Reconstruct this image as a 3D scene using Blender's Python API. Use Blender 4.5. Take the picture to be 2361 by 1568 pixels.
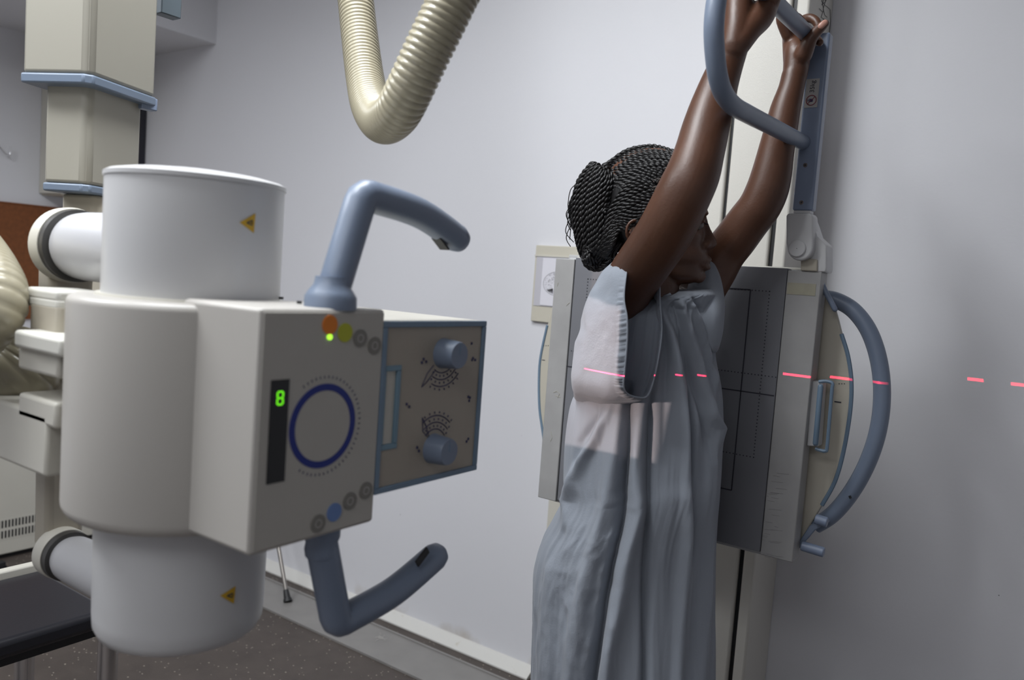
import bpy, bmesh, math, random
from mathutils import Vector, Matrix, noise
random.seed(7)
S = bpy.context.scene
for o in list(bpy.data.objects): bpy.data.objects.remove(o)

# ------------------------------------------------------------ camera, exposure, lights
F_PX, PITCH, ROLL, YAW, H = 1850.0, math.radians(4.396), math.radians(4.134), math.radians(34.99), 1.25
CX, CY = 2361/2, 1568/2
FW = Vector((-math.sin(YAW)*math.cos(PITCH), math.cos(YAW)*math.cos(PITCH), -math.sin(PITCH)))
R0 = Vector((math.cos(YAW), math.sin(YAW), 0)); U0 = R0.cross(FW)
RT = math.cos(ROLL)*R0 + math.sin(ROLL)*U0
UP = -math.sin(ROLL)*R0 + math.cos(ROLL)*U0
CAM = Vector((0, 0, H))
cd = bpy.data.cameras.new('camera'); cam = bpy.data.objects.new('camera', cd)
S.collection.objects.link(cam); S.camera = cam
cd.sensor_width = 36; cd.lens = 36*F_PX/2361; cd.clip_start = .02
m = Matrix((RT, UP, -FW)).transposed().to_4x4(); m.translation = CAM; cam.matrix_world = m
cd.dof.use_dof = True; cd.dof.focus_distance = 1.56; cd.dof.aperture_fstop = 3.6
S.view_settings.view_transform = 'Standard'; S.view_settings.look = 'None'
S.view_settings.exposure = 0.0; S.view_settings.gamma = 1.0; S.view_settings.use_curve_mapping = False
w = bpy.data.worlds.new('world'); S.world = w; w.use_nodes = True
w.node_tree.nodes['Background'].inputs[0].default_value = (.8, .87, 1, 1)
w.node_tree.nodes['Background'].inputs[1].default_value = .05
CEIL = 2.62; D = 2.10; XL = -3.84; XR_ = 1.9; YB = -2.2

def lamp(name, kind, loc, energy, color=(1, 1, 1), size=None, sy=None, rot=(0, 0, 0)):
    l = bpy.data.lights.new(name, kind); l.energy = energy; l.color = color
    if kind == 'AREA':
        l.shape = 'RECTANGLE'; l.size = size; l.size_y = sy or size
    o = bpy.data.objects.new(name, l); S.collection.objects.link(o); o.location = loc; o.rotation_euler = rot
    return o
lamp('ceiling_and_fill_light', 'AREA', (-1.15, .60, CEIL-.03), 76, (.94, .97, 1), .6, 1.2)
lamp('ceiling_and_fill_light', 'AREA', (-2.3, -.3, CEIL-.03), 46, (.94, .97, 1), 1.2, .6)
lamp('ceiling_and_fill_light', 'AREA', (-.5, -1.2, CEIL-.03), 26, (.95, .97, 1), 2.0, 1.2)  # broad soft fill added on the camera side to lift the ambient level

def ray(px, py): return FW + RT*((px-CX)/F_PX) - UP*((py-CY)/F_PX)
def PX(px, py, X): d = ray(px, py); return CAM + d*(X/d.x)
def PY(px, py, Y): d = ray(px, py); return CAM + d*(Y/d.y)
def PZ(px, py, Z): d = ray(px, py); return CAM + d*((Z-H)/d.z)
def PD(px, py, t): return CAM + ray(px, py)*t

def gobo(o, build):
    l = o.data; l.use_nodes = True; nt = l.node_tree; N = nt.nodes; L = nt.links
    em = N['Emission']; tc = N.new('ShaderNodeTexCoord'); sp = N.new('ShaderNodeSeparateXYZ')
    L.new(tc.outputs['Normal'], sp.inputs[0])
    def M(op, a, b=None):
        n = N.new('ShaderNodeMath'); n.operation = op
        for i, v in enumerate((a, b)):
            if v is None: continue
            if isinstance(v, (int, float)): n.inputs[i].default_value = v
            else: L.new(v, n.inputs[i])
        return n.outputs[0]
    az = M('ABSOLUTE', sp.outputs[2])
    u = M('DIVIDE', sp.outputs[0], az); v = M('DIVIDE', sp.outputs[1], az)
    L.new(build(M, u, v), em.inputs['Strength'])
LX, LY, LZ = -.80, .76, 1.09
fl = lamp('collimator_light', 'SPOT', (LX, LY, LZ), 10, (1, .76, .66), rot=(math.pi/2, 0, 0))
fl.data.spot_size = math.radians(80); fl.data.spot_blend = 0; fl.data.shadow_soft_size = .004
u1 = (-.611-LX)/(1.33-LY); u0 = -.16; v1 = (1.226-LZ)/(1.28-LY); v0 = (.945-LZ)/(1.30-LY)
def fieldfn(M, u, v):
    def band(x, a, b): return M('MULTIPLY', M('GREATER_THAN', x, a), M('LESS_THAN', x, b))
    return M('MULTIPLY', band(u, u0, u1), band(v, v0, v1))
gobo(fl, fieldfn)
ls = lamp('laser_light', 'SPOT', (-.70, .905, 1.096), 130, (1, .02, .06), rot=(math.pi/2, 0, 0))
ls.data.spot_size = math.radians(110); ls.data.spot_blend = 0; ls.data.shadow_soft_size = .0004
gobo(ls, lambda M, u, v: M('MULTIPLY', M('LESS_THAN', M('ABSOLUTE', v), .0030), M('GREATER_THAN', u, -.06)))

# ------------------------------------------------------------ materials
MT = {}
def mat(name, col, rough=.5, metal=0, var=0, scale=8, bump=0, bscale=200, emit=None, sub=0, spec=None, alpha=None, col2=None, det=3, sheen=0, trans=0):
    if name in MT: return MT[name]
    mm = bpy.data.materials.new(name); mm.use_nodes = True; nt = mm.node_tree; N = nt.nodes; L = nt.links
    b = N['Principled BSDF']; b.inputs['Base Color'].default_value = (*col, 1)
    b.inputs['Roughness'].default_value = rough; b.inputs['Metallic'].default_value = metal
    if spec is not None: b.inputs['Specular IOR Level'].default_value = spec
    if sub: b.inputs['Subsurface Weight'].default_value = sub; b.inputs['Subsurface Radius'].default_value = (.01, .004, .002); b.inputs['Subsurface Scale'].default_value = 1
    if sheen: b.inputs['Sheen Weight'].default_value = sheen
    if alpha is not None: b.inputs['Alpha'].default_value = alpha
    tc = N.new('ShaderNodeTexCoord')
    if var or col2:
        n = N.new('ShaderNodeTexNoise'); n.inputs['Scale'].default_value = scale; n.inputs['Detail'].default_value = det
        L.new(tc.outputs['Object'], n.inputs['Vector'])
        r = N.new('ShaderNodeValToRGB'); c2 = col2 or tuple(c*(1-var) for c in col)
        r.color_ramp.elements[0].color = (*c2, 1); r.color_ramp.elements[1].color = (*col, 1)
        r.color_ramp.elements[0].position = .35; r.color_ramp.elements[1].position = .65
        L.new(n.outputs['Fac'], r.inputs[0]); L.new(r.outputs[0], b.inputs['Base Color'])
    if bump:
        n = N.new('ShaderNodeTexNoise'); n.inputs['Scale'].default_value = bscale; n.inputs['Detail'].default_value = 4
        L.new(tc.outputs['Object'], n.inputs['Vector'])
        bp = N.new('ShaderNodeBump'); bp.inputs['Strength'].default_value = bump; bp.inputs['Distance'].default_value = .002
        L.new(n.outputs['Fac'], bp.inputs['Height']); L.new(bp.outputs[0], b.inputs['Normal'])
    if emit:
        b.inputs['Emission Color'].default_value = (*emit[0], 1); b.inputs['Emission Strength'].default_value = emit[1]
    if trans:
        t = N.new('ShaderNodeBsdfTranslucent'); t.inputs[0].default_value = (*col, 1)
        mx = N.new('ShaderNodeMixShader'); mx.inputs[0].default_value = trans
        L.new(b.outputs[0], mx.inputs[1]); L.new(t.outputs[0], mx.inputs[2])
        L.new(mx.outputs[0], N['Material Output'].inputs[0])
    MT[name] = mm; return mm
WALL = mat('painted_wall', (.66, .66, .69), .6, var=.03, scale=2, bump=.15, bscale=90)
CREAM = mat('cream_enamel', (.55, .53, .47), .42, var=.04, scale=5)
CREAMD = mat('beige_enamel', (.40, .365, .30), .45)
CREAMT = mat('textured_cream', (.62, .60, .55), .4, bump=.25, bscale=800)
WHITE = mat('white_enamel', (.54, .54, .545), .35)
TUBEC = mat('warm_grey_enamel', (.43, .41, .38), .38)
BLUE = mat('blue_grey_plastic', (.17, .21, .285), .38, bump=.05, bscale=500)
BLUEP = mat('blue_grey_paint', (.195, .24, .335), .33)
STEELB = mat('blue_trim', (.15, .22, .30), .4)
PANEL = mat('detector_grey', (.17, .173, .19), .5, var=.06, scale=6)
BAR = mat('aluminium_grey', (.36, .355, .35), .45, var=.10, scale=14, det=8)
BLACK = mat('black_rubber', (.012, .012, .014), .5)
DARK = mat('dark_line', (.02, .02, .03), .6)
NAVY = mat('navy_ink', (.03, .03, .10), .5)
CHROME = mat('chrome', (.7, .7, .72), .18, 1)
HOSE = mat('ribbed_hose_plastic', (.32, .29, .21), .28)
SKIN = mat('brown_skin', (.098, .040, .021), .42, var=.25, scale=9, bump=.12, bscale=260, sub=.05)
PALM = mat('nail', (.42, .22, .17), .35)
HAIR = mat('black_hair', (.006, .0055, .006), .42, bump=.3, bscale=700, spec=.35)
GOWN = mat('gown_cotton', (.375, .41, .47), .85, bump=.25, bscale=300, sheen=.2, trans=.32)
VINYL = mat('black_vinyl', (.014, .014, .018), .3, bump=.05)
CORK = mat('brown_cork', (.20, .065, .018), .8, var=.2, scale=60)
PAPER = mat('white_paper', (.66, .65, .70), .7)
SHEET = mat('grey_paper', (.48, .47, .51), .7)
LINE = mat('printed_ink', (.05, .05, .055), .6)

# ------------------------------------------------------------ object helpers
def top(o, label, cat, group=None, kind=None):
    o['label'] = label; o['category'] = cat
    if group: o['group'] = group
    if kind: o['kind'] = kind
    return o
def thing(name, loc, label, cat, group=None):
    o = bpy.data.objects.new(name, None); o.empty_display_size = .05; S.collection.objects.link(o)
    o.location = loc; return top(o, label, cat, group)
def rootloc(p):
    v = Vector((0, 0, 0))
    while p is not None: v += Vector(p.location); p = p.parent
    return v
class MB:
    def __init__(s): s.v = []; s.f = []
    def add(s, v, f):
        n = len(s.v); s.v += [Vector(x) for x in v]; s.f += [[i+n for i in q] for q in f]; return s
    def loft(s, rings, caps=True, closed=True):
        n = len(rings[0]); V = [p for r in rings for p in r]; Fc = []
        for i in range(len(rings)-1):
            for j in range(n if closed else n-1):
                k = (j+1) % n
                Fc.append([i*n+j, i*n+k, (i+1)*n+k, (i+1)*n+j])
        if caps and closed:
            Fc.append(list(range(n))[::-1]); Fc.append([(len(rings)-1)*n+j for j in range(n)])
        return s.add(V, Fc)
    def box(s, x0, x1, y0, y1, z0, z1):
        return s.add([(x, y, z) for z in (z0, z1) for x, y in ((x0, y0), (x1, y0), (x1, y1), (x0, y1))],
                     [[3, 2, 1, 0], [4, 5, 6, 7], [0, 1, 5, 4], [1, 2, 6, 5], [2, 3, 7, 6], [3, 0, 4, 7]])
    def prism(s, poly, vec):
        vec = Vector(vec); a = [Vector(p) for p in poly]; return s.loft([a, [p+vec for p in a]])
    def tube(s, pts, r, seg=16, caps=True, flat=None, up=None, round_=False):
        pts = [Vector(p) for p in pts]; n = len(pts)
        rr = list(r) if isinstance(r, (list, tuple)) else [r]*n
        if round_:
            e0 = (pts[0]-pts[1]).normalized(); e1 = (pts[-1]-pts[-2]).normalized()
            a, b = pts[0], pts[-1]; ra, rb = rr[0], rr[-1]
            pts = [a+e0*ra*math.sin(t) for t in (1.45, 1.1, .6)] + pts + [b+e1*rb*math.sin(t) for t in (.6, 1.1, 1.45)]
            rr = [ra*math.cos(t) for t in (1.45, 1.1, .6)] + rr + [rb*math.cos(t) for t in (.6, 1.1, 1.45)]
            n = len(pts)
        T = []
        for i in range(n):
            d = pts[min(i+1, n-1)]-pts[max(i-1, 0)]; T.append(d.normalized())
        u = Vector(up) if up else (Vector((0, 0, 1)) if abs(T[0].z) < .9 else Vector((1, 0, 0)))
        u = (u-T[0]*u.dot(T[0])).normalized(); rings = []
        for i in range(n):
            u = (u-T[i]*u.dot(T[i])).normalized(); v = T[i].cross(u); k = flat if flat else 1
            rings.append([pts[i]+u*math.cos(a)*rr[i]+v*math.sin(a)*rr[i]*k for a in [2*math.pi*j/seg for j in range(seg)]])
        return s.loft(rings, caps)
    def cyl(s, p0, p1, r0, r1=None, seg=32): return s.tube([p0, p1], [r0, r0 if r1 is None else r1], seg)
    def lathe(s, prof, c, seg=64, a0=0, a1=2*math.pi):
        # prof: (r, z) vertical axis
        rings = [[(c[0]+r*math.cos(a0+(a1-a0)*j/seg), c[1]+r*math.sin(a0+(a1-a0)*j/seg), z) for j in range(seg)] for r, z in prof]
        return s.loft([[Vector(p) for p in r] for r in rings])
    def build(s, name, mt, parent=None, smooth=True, bevel=0, bseg=2, subd=0, label=None, auto=True, base=None, solid=0):
        me = bpy.data.meshes.new(name)
        off = rootloc(parent) if parent else (Vector(base) if base is not None else sum(s.v, Vector())/len(s.v))
        me.from_pydata([v-off for v in s.v], [], s.f); me.validate()
        bm = bmesh.new(); bm.from_mesh(me); bmesh.ops.recalc_face_normals(bm, faces=bm.faces)
        bm.to_mesh(me); bm.free()
        o = bpy.data.objects.new(name, me); S.collection.objects.link(o); me.materials.append(mt)
        if parent: o.parent = parent
        else: o.location = off
        if smooth:
            me.polygons.foreach_set('use_smooth', [True]*len(me.polygons))
            if auto: me.set_sharp_from_angle(angle=math.radians(38))
        if solid:
            md = o.modifiers.new('solid', 'SOLIDIFY'); md.thickness = solid; md.offset = 0
        if bevel:
            md = o.modifiers.new('bevel', 'BEVEL'); md.width = bevel; md.segments = bseg; md.limit_method = 'ANGLE'; md.angle_limit = math.radians(35)
            md.harden_normals = False
        if subd:
            md = o.modifiers.new('sub', 'SUBSURF'); md.levels = subd; md.render_levels = subd
        if label: o['label'] = label
        return o
def struct(o): o['kind'] = 'structure'; return o
def cr(pts, n=8, closed=False):
    """Catmull-Rom through points (any dimension tuples)"""
    P = [tuple(p) for p in pts]; out = []; m_ = len(P); k = len(P[0])
    rng = range(m_ if closed else m_-1)
    for i in rng:
        g = (lambda j: P[j % m_]) if closed else (lambda j: P[max(0, min(m_-1, j))])
        a, b, c, d = g(i-1), g(i), g(i+1), g(i+2)
        for q in range(n):
            t = q/n
            out.append(tuple(.5*((2*b[x])+(-a[x]+c[x])*t+(2*a[x]-5*b[x]+4*c[x]-d[x])*t*t+(-a[x]+3*b[x]-3*c[x]+d[x])*t**3) for x in range(k)))
    if not closed: out.append(P[-1])
    return out
def lerp(t, tab):
    if t <= tab[0][0]: return tab[0][1]
    for (a, va), (b, vb) in zip(tab, tab[1:]):
        if t <= b:
            k = (t-a)/(b-a); return va+(vb-va)*k
    return tab[-1][1]
def text(body, name, mt, origin, ex, ey, size, parent, ext=.0003):
    c = bpy.data.curves.new(name, 'FONT'); c.body = body; c.size = size; c.extrude = ext; c.align_x = 'CENTER'; c.align_y = 'CENTER'
    o = bpy.data.objects.new(name, c); S.collection.objects.link(o); c.materials.append(mt)
    ex = Vector(ex).normalized(); ey = Vector(ey).normalized(); ez = ex.cross(ey)
    M_ = Matrix((ex, ey, ez)).transposed().to_4x4(); M_.translation = Vector(origin)-rootloc(parent)
    me = bpy.data.meshes.new_from_object(o.evaluated_get(bpy.context.evaluated_depsgraph_get()))
    bpy.data.objects.remove(o); o = bpy.data.objects.new(name, me); S.collection.objects.link(o)
    if not me.materials: me.materials.append(mt)
    o.parent = parent; o.matrix_basis = M_; return o

# ------------------------------------------------------------ room shell
def fm():
    mm = mat('speckled_floor', (.060, .052, .050), .55, bump=.2, bscale=150); nt = mm.node_tree; N = nt.nodes; L = nt.links
    tc = N.new('ShaderNodeTexCoord'); v = N.new('ShaderNodeTexVoronoi'); v.inputs['Scale'].default_value = 75
    n = N.new('ShaderNodeTexNoise'); n.inputs['Scale'].default_value = 14; n.inputs['Detail'].default_value = 6
    L.new(tc.outputs['Object'], v.inputs['Vector']); L.new(tc.outputs['Object'], n.inputs['Vector'])
    wn = N.new('ShaderNodeSeparateColor'); L.new(v.outputs['Color'], wn.inputs[0])
    g = N.new('ShaderNodeMath'); g.operation = 'GREATER_THAN'; g.inputs[1].default_value = .62; L.new(wn.outputs[0], g.inputs[0])
    l = N.new('ShaderNodeMath'); l.operation = 'LESS_THAN'; l.inputs[1].default_value = .16; L.new(v.outputs['Distance'], l.inputs[0])
    k = N.new('ShaderNodeMath'); k.operation = 'MULTIPLY'; L.new(g.outputs[0], k.inputs[0]); L.new(l.outputs[0], k.inputs[1])
    r = N.new('ShaderNodeValToRGB'); L.new(n.outputs['Fac'], r.inputs[0])
    r.color_ramp.elements[0].color = (.044, .035, .031, 1); r.color_ramp.elements[1].color = (.092, .074, .064, 1)
    mx = N.new('ShaderNodeMix'); mx.data_type = 'RGBA'; L.new(k.outputs[0], mx.inputs[0]); L.new(r.outputs[0], mx.inputs[6])
    mx.inputs[7].default_value = (.38, .34, .28, 1); L.new(mx.outputs[2], N['Principled BSDF'].inputs['Base Color']); return mm
T = .08
struct(MB().box(XL-T, XR_+T, YB-T, D+T, -T, 0).build('floor', fm(), smooth=False))
struct(MB().box(XL-T, XR_+T, YB-T, D+T, CEIL, CEIL+T).build('ceiling', mat('white_ceiling', (.55, .55, .57), .8), smooth=False))
def wm():
    mm = mat('scuffed_wall', (.66, .66, .69), .55, bump=.15, bscale=90); nt = mm.node_tree; N = nt.nodes; L = nt.links
    tc = N.new('ShaderNodeTexCoord'); n = N.new('ShaderNodeTexNoise'); n.inputs['Scale'].default_value = 5; n.inputs['Detail'].default_value = 8
    L.new(tc.outputs['Object'], n.inputs['Vector']); sp = N.new('ShaderNodeSeparateXYZ')
    ge = N.new('ShaderNodeNewGeometry'); L.new(ge.outputs['Position'], sp.inputs[0])
    mr = N.new('ShaderNodeMapRange'); mr.inputs[1].default_value = .16; mr.inputs[2].default_value = .03; L.new(sp.outputs[2], mr.inputs[0])
    rm = N.new('ShaderNodeMapRange'); rm.inputs[1].default_value = .5; rm.inputs[2].default_value = .75; L.new(n.outputs['Fac'], rm.inputs[0])
    k = N.new('ShaderNodeMath'); k.operation = 'MULTIPLY'; L.new(mr.outputs[0], k.inputs[0]); L.new(rm.outputs[0], k.inputs[1])
    v = N.new('ShaderNodeTexVoronoi'); v.inputs['Scale'].default_value = 9; L.new(tc.outputs['Object'], v.inputs['Vector'])
    lt = N.new('ShaderNodeMath'); lt.operation = 'LESS_THAN'; lt.inputs[1].default_value = .014; L.new(v.outputs['Distance'], lt.inputs[0])
    m2 = N.new('ShaderNodeMapRange'); m2.inputs[1].default_value = .85; m2.inputs[2].default_value = .6; L.new(sp.outputs[2], m2.inputs[0])
    k2 = N.new('ShaderNodeMath'); k2.operation = 'MULTIPLY'; L.new(lt.outputs[0], k2.inputs[0]); L.new(m2.outputs[0], k2.inputs[1])
    a = N.new('ShaderNodeMix'); a.data_type = 'RGBA'; L.new(k.outputs[0], a.inputs[0]); a.inputs[6].default_value = (.66, .66, .69, 1); a.inputs[7].default_value = (.36, .30, .22, 1)
    b = N.new('ShaderNodeMix'); b.data_type = 'RGBA'; L.new(k2.outputs[0], b.inputs[0]); L.new(a.outputs[2], b.inputs[6]); b.inputs[7].default_value = (.12, .12, .13, 1)
    L.new(b.outputs[2], N['Principled BSDF'].inputs['Base Color']); return mm
struct(MB().box(XL-T, XR_+T, D, D+T, 0, CEIL).build('wall_back', wm(), smooth=False))
struct(MB().box(XL-T, XL, YB, D, 0, CEIL).build('wall_left', WALL, smooth=False))
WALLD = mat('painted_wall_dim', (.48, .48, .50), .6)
struct(MB().box(XR_, XR_+T, YB, D, 0, CEIL).build('wall_right', WALLD, smooth=False))
struct(MB().box(XL, XR_, YB-T, YB, 0, CEIL).build('wall_front', WALLD, smooth=False))
# boxed-in soffit along the left wall
c = PY(498, 102, D)
struct(MB().box(XL, c.x, -1.2, D, c.z, CEIL).build('trim_1', WALL, smooth=False))
# skirting: sloped white cove with scuffs
SK = mat('white_skirting', (.62, .61, .58), .35, col2=(.50, .46, .39), scale=30, det=8)
SK.node_tree.nodes['Color Ramp'].color_ramp.elements[0].position = .22; SK.node_tree.nodes['Color Ramp'].color_ramp.elements[1].position = .34
struct(MB().prism([(XL, D, .030), (XL, D-.012, .028), (XL, D-.045, .006), (XL, D-.045, 0), (XL, D, 0)], (-.0+PY(1232, 1560, D).x-XL, 0, 0)).build('baseboard_back', SK, bevel=.001))
struct(MB().prism([(XL, YB, .030), (XL+.012, YB, .028), (XL+.03, YB, .006), (XL+.03, YB, 0), (XL, YB, 0)], (0, D-YB, 0)).build('baseboard_left', SK, bevel=.001))
# grey rail strip on the floor
STR = mat('grey_floor_rail', (.235, .225, .215), .38, var=.10, scale=12, det=6)
y1 = PZ(606, 1399, .006).y
struct(MB().box(XL+.03, -.85, y1, y1+.012, 0, .007).box(XL+.03, -.85, y1+.012, y1+.17, 0, .006).box(XL+.03, -.85, y1+.17, y1+.178, 0, .010).build('trim_2', STR, smooth=False))
# lint on the rail
b = MB(); 
for i in range(16):
    p = PZ(876, 1470, .007) + Vector((random.gauss(0, .012), random.gauss(0, .006), 0)); q = [p]
    for j in range(3): q.append(q[-1]+Vector((random.gauss(0, .006), random.gauss(0, .005), random.random()*.001)))
    b.tube(q, .0005, 4)
top(b.build('lint_tuft', mat('pale_lint', (.5, .48, .46), .9)), 'pale grey tuft of lint lying on the grey floor rail', 'lint')

# ------------------------------------------------------------ things on the walls
def corner_duct():
    X1 = PY(335, 300, D).x; Y0 = PX(93, 300, XL).y; z0 = PY(120, 446, Y0).z
    Y0 = PX(93, 300, XL).y
    # left corner of the -Y face sits on the left wall
    t = thing('cable_duct', (XL+.1, D-.1, z0), 'cream boxed cable duct in the room corner behind the ceiling column', 'duct')
    MB().box(XL, X1, Y0, D-.004, z0, CEIL).build('duct_cover', CREAM, t, bevel=.004)
    MB().box(X1, X1+.012, D-.03, D-.004, z0+.1, CEIL).build('gap_shade', DARK, t, smooth=False, label='dark strip painted as the shaded gap at the wall')  # dark strip stands in for the shaded gap between duct and wall
    MB().box(XL+.01, X1-.01, Y0+.01, D-.02, z0-.006, z0).build('base_plate', CREAMD, t, smooth=False)
corner_duct()
p0 = PX(0, 467, XL+.012); p1 = PX(160, 484, XL+.012)
t = thing('cork_board', (XL+.01, 1.2, 1.0), 'brown cork notice board on the left wall below the hook', 'notice board')
MB().box(XL, XL+.012, .55, p1.y, .92, p0.z).build('board', CORK, t, bevel=.002)
MB().box(XL, XL+.014, .55, p1.y, p0.z, p0.z+.006).box(XL, XL+.014, .55, p1.y, .912, .92).build('frame', CORK, t, smooth=False)
k = lambda x, y, o=0.03: PX(x, y, XL+o)
t = thing('wall_hook', k(0, 340, .004), 'small bent chrome wire hook on the left wall', 'hook')
MB().tube(cr([k(-30, 318, .004), k(-12, 328, .02), k(0, 340), k(10, 351), k(17, 357), (k(22, 357)), k(24, 350), k(24, 337)], 6), .0032, 10).build('wire', CHROME, t)
MB().cyl(k(-30, 318, .0), k(-30, 318, .006), .014, seg=20).build('wall_plate', CHROME, t)
# paper holder
Yh = D-.012
q = lambda x, y, Y=Yh: PY(x, y, Y)
t = thing('paper_holder', (q(1300, 740).x, D, q(1300, 740).z), 'beige wall holder with a drawing sheet behind the left edge of the detector', 'sign holder')
x0 = q(1236, 565).x; x1 = x0+.24; zt = q(1236, 565).z; zb = q(1225, 740).z
MB().box(x0, x1, Yh, D, zb, zt).build('plate', mat('beige_plastic', (.52, .49, .41), .5), t, bevel=.002)
MB().box(q(1238, 600).x, x1-.01, Yh-.002, Yh, q(1233, 704).z, q(1240, 590).z).build('grey_sheet', SHEET, t, smooth=False)
MB().box(x0, x1, Yh-.004, Yh, q(1240, 591).z, q(1240, 588).z).build('lip', CREAM, t, smooth=False)
sx0 = q(1250, 650).x; sz0 = q(1247, 703).z; sz1 = q(1254, 595).z
sh = MB().box(sx0, sx0+.11, Yh-.004, Yh-.002, sz0, sz1).build('drawing_sheet', PAPER, t, smooth=False)
b = MB(); ccx = q(1284, 660).x; cz = (sz0+sz1)/2-.004
A_, B_ = ccx-q(1254, 660).x, .034
def onp(x, z): return Vector((x, Yh-.0046, z))
b.tube([onp(ccx-A_*math.sin(a), cz+B_*math.cos(a)*1.05) for a in [math.pi*i/24 for i in range(25)]], .0004, 4)
for i in range(150):
    a = random.random()*math.pi; r = random.random()**.6*.93
    x = ccx-A_*r*math.sin(a); z = cz+B_*r*math.cos(a)
    an = random.random()*3.1; l = random.uniform(.001, .003)
    b.tube([onp(x, z), onp(x+l*math.cos(an), z+l*math.sin(an)), onp(x+l*math.cos(an+.8), z+l*math.sin(an+.8)+l)], .00022, 3)
for i in range(10):
    a = 2.3+.07*i; b.tube([onp(ccx-A_*.25, cz-B_*.45), onp(ccx-A_*math.sin(a)*.95, cz+B_*math.cos(a)*.95)], .0005, 3)
b.build('brain_drawing', LINE, sh, smooth=False)
MB().box(q(1316, 596).x, q(1340, 596).x, Yh-.012, Yh-.002, q(1316, 603).z, q(1316, 588).z).build('clip', WHITE, t, bevel=.002)

# wide cover low on the wall behind the stand
t = thing('wall_cable_cover', (-.9, D, 0), 'wide cream cover panel low on the back wall behind the gown', 'cover panel')
xa = q(1257, 1250, D-.03).x
MB().box(xa, -.80, D-.03, D, .004, .70).build('panel', CREAM, t, bevel=.003)
MB().box(xa+.01, -.80, D-.034, D-.03, .03, .034).build('seam', CREAMD, t, smooth=False)

# ------------------------------------------------------------ chest stand
Yc = 1.905; Xr = PY(1922, 0, D).x; Yc = PX(1868, 0, Xr).y
st = thing('chest_xray_stand', (-.68, 1.98, 0), 'tall cream column stand carrying the grey upright x-ray detector', 'x-ray stand')
sl1 = PY(1688, 270, Yc).x; sl2 = PY(1832, 0, Yc).x; XLc = sl1-.05; w1 = .0045; w2 = .006
b = MB(); b.box(XLc, sl1-w1, Yc, D, .0, 2.5); b.box(sl1+w1, sl2-w2, Yc, D, 0, 2.5); b.box(sl2+w2, Xr, Yc, D, 0, 2.5)
b.build('column', CREAMT, st, bevel=.006, bseg=3)
MB().box(XLc+.01, Xr-.01, Yc+.012, D-.01, .01, 2.49).build('slot_lining', BLACK, st, smooth=False, label='black slot lining')
MB().box(XLc-.03, Xr+.03, Yc-.05, D, 0, .02).build('base_plate', CREAM, st, bevel=.004)
# sketch sticker on the column's right side
f = lambda x, y: PX(x, y, Xr+.0006)
b = MB()
for poly in ([(1893, -30), (1896, 5), (1899, 22), (1893, 40), (1906, 48)], [(1900, -30), (1903, 4), (1898, 20), (1901, 34), (1907, 40)],
             [(1896, 10), (1905, 2), (1900, -10), (1908, -20)], [(1905, 14), (1914, 22), (1915, 50), (1912, 75)], [(1894, 2), (1904, 14)], [(1899, 44), (1899, 46)],
             [(1889, 20), (1897, 28)], [(1901, -4), (1895, 12)]):
    b.tube([f(x, y) for x, y in poly], .0007, 4)
b.build('sketch_marks', LINE, st, smooth=False, label='scribbled pen drawing on the side of the column')

Yf = 1.655
v = lambda x, y, Y=Yf: PY(x, y, Y)
XL0, XR0 = v(1262, 870).x, v(1861, 960).x
XL0 = (v(1280, 595).x+v(1243, 1140).x)/2; XR0 = (v(1897, 628).x+v(1825, 1297).x)/2
ZT, ZB = v(1280, 595).z, v(1825, 1297).z
xl1 = v(1325, 598).x; xr1 = (v(1812, 622).x+v(1758, 1275).x)/2
Yp = 1.715
det = MB().box(xl1+.002, xr1-.0015, Yf+.0015, Yf+.03, ZB+.004, ZT+.004).build('detector_panel', PANEL, st, bevel=.0015)
MB().box(xl1-.004, xr1+.004, Yf+.006, Yf+.04, ZB+.01, ZT-.005).build('panel_groove', DARK, st, smooth=False)
MB().box(XL0, xl1, Yf-.001, Yf+.045, ZB, ZT).build('side_bar', BAR, st, bevel=.002, label='scratched grey bar on the left edge of the detector')
MB().box(xr1, XR0, Yf-.001, Yf+.045, ZB, ZT).build('side_bar', BAR, st, bevel=.002, label='grey bar with a beige tape patch on the right edge of the detector')
MB().box(XL0+.03, XR0-.03, Yf+.045, Yp+.02, ZB-.012, ZT+.008).build('housing', CREAM, st, bevel=.003)
MB().box(XL0+.02, XR0-.02, Yf+.03, Yf+.05, ZB-.010, ZT+.003).build('rim', WHITE, st, bevel=.001)
b = MB().box(xr1+.002, XR0-.008, Yf-.0018, Yf-.001, v(1815, 678).z, v(1815, 651).z)
b.build('tape_patch', mat('beige_tape', (.36, .34, .26), .5, var=.1, scale=50), st, smooth=False, label='beige tape patch')
# painted marks
def hline(b, xa, xb, z, w=.0012): b.box(xa, xb, Yf+.0008, Yf+.0015, z-w, z+w)
def vline(b, x, za, zb_, w=.0012): b.box(x-w, x+w, Yf+.0008, Yf+.0015, za, zb_)
cxm = (XL0+XR0)/2
zs1 = v(1728, 668).z; zs0 = v(1688, 1131).z; xs = (v(1728, 668).x+v(1688, 1131).x)/2; zc = v(1786, 913).z
b = MB(); vline(b, xs, zs0, zs1); vline(b, 2*cxm-xs, zs0, zs1); hline(b, 2*cxm-xs, xs, zs1); hline(b, 2*cxm-xs, xs, zs0); hline(b, xl1, xr1-.004, zc); vline(b, cxm, zs0-.03, zs1+.02)
b.build('solid_marks', DARK, det, smooth=False, label='black alignment lines')
xd = v(1774, 672).x; zd1 = v(1774, 672).z; zd0 = v(1738, 1055).z; zmid = v(1727, 862).z; b = MB(); n = 0
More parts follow.
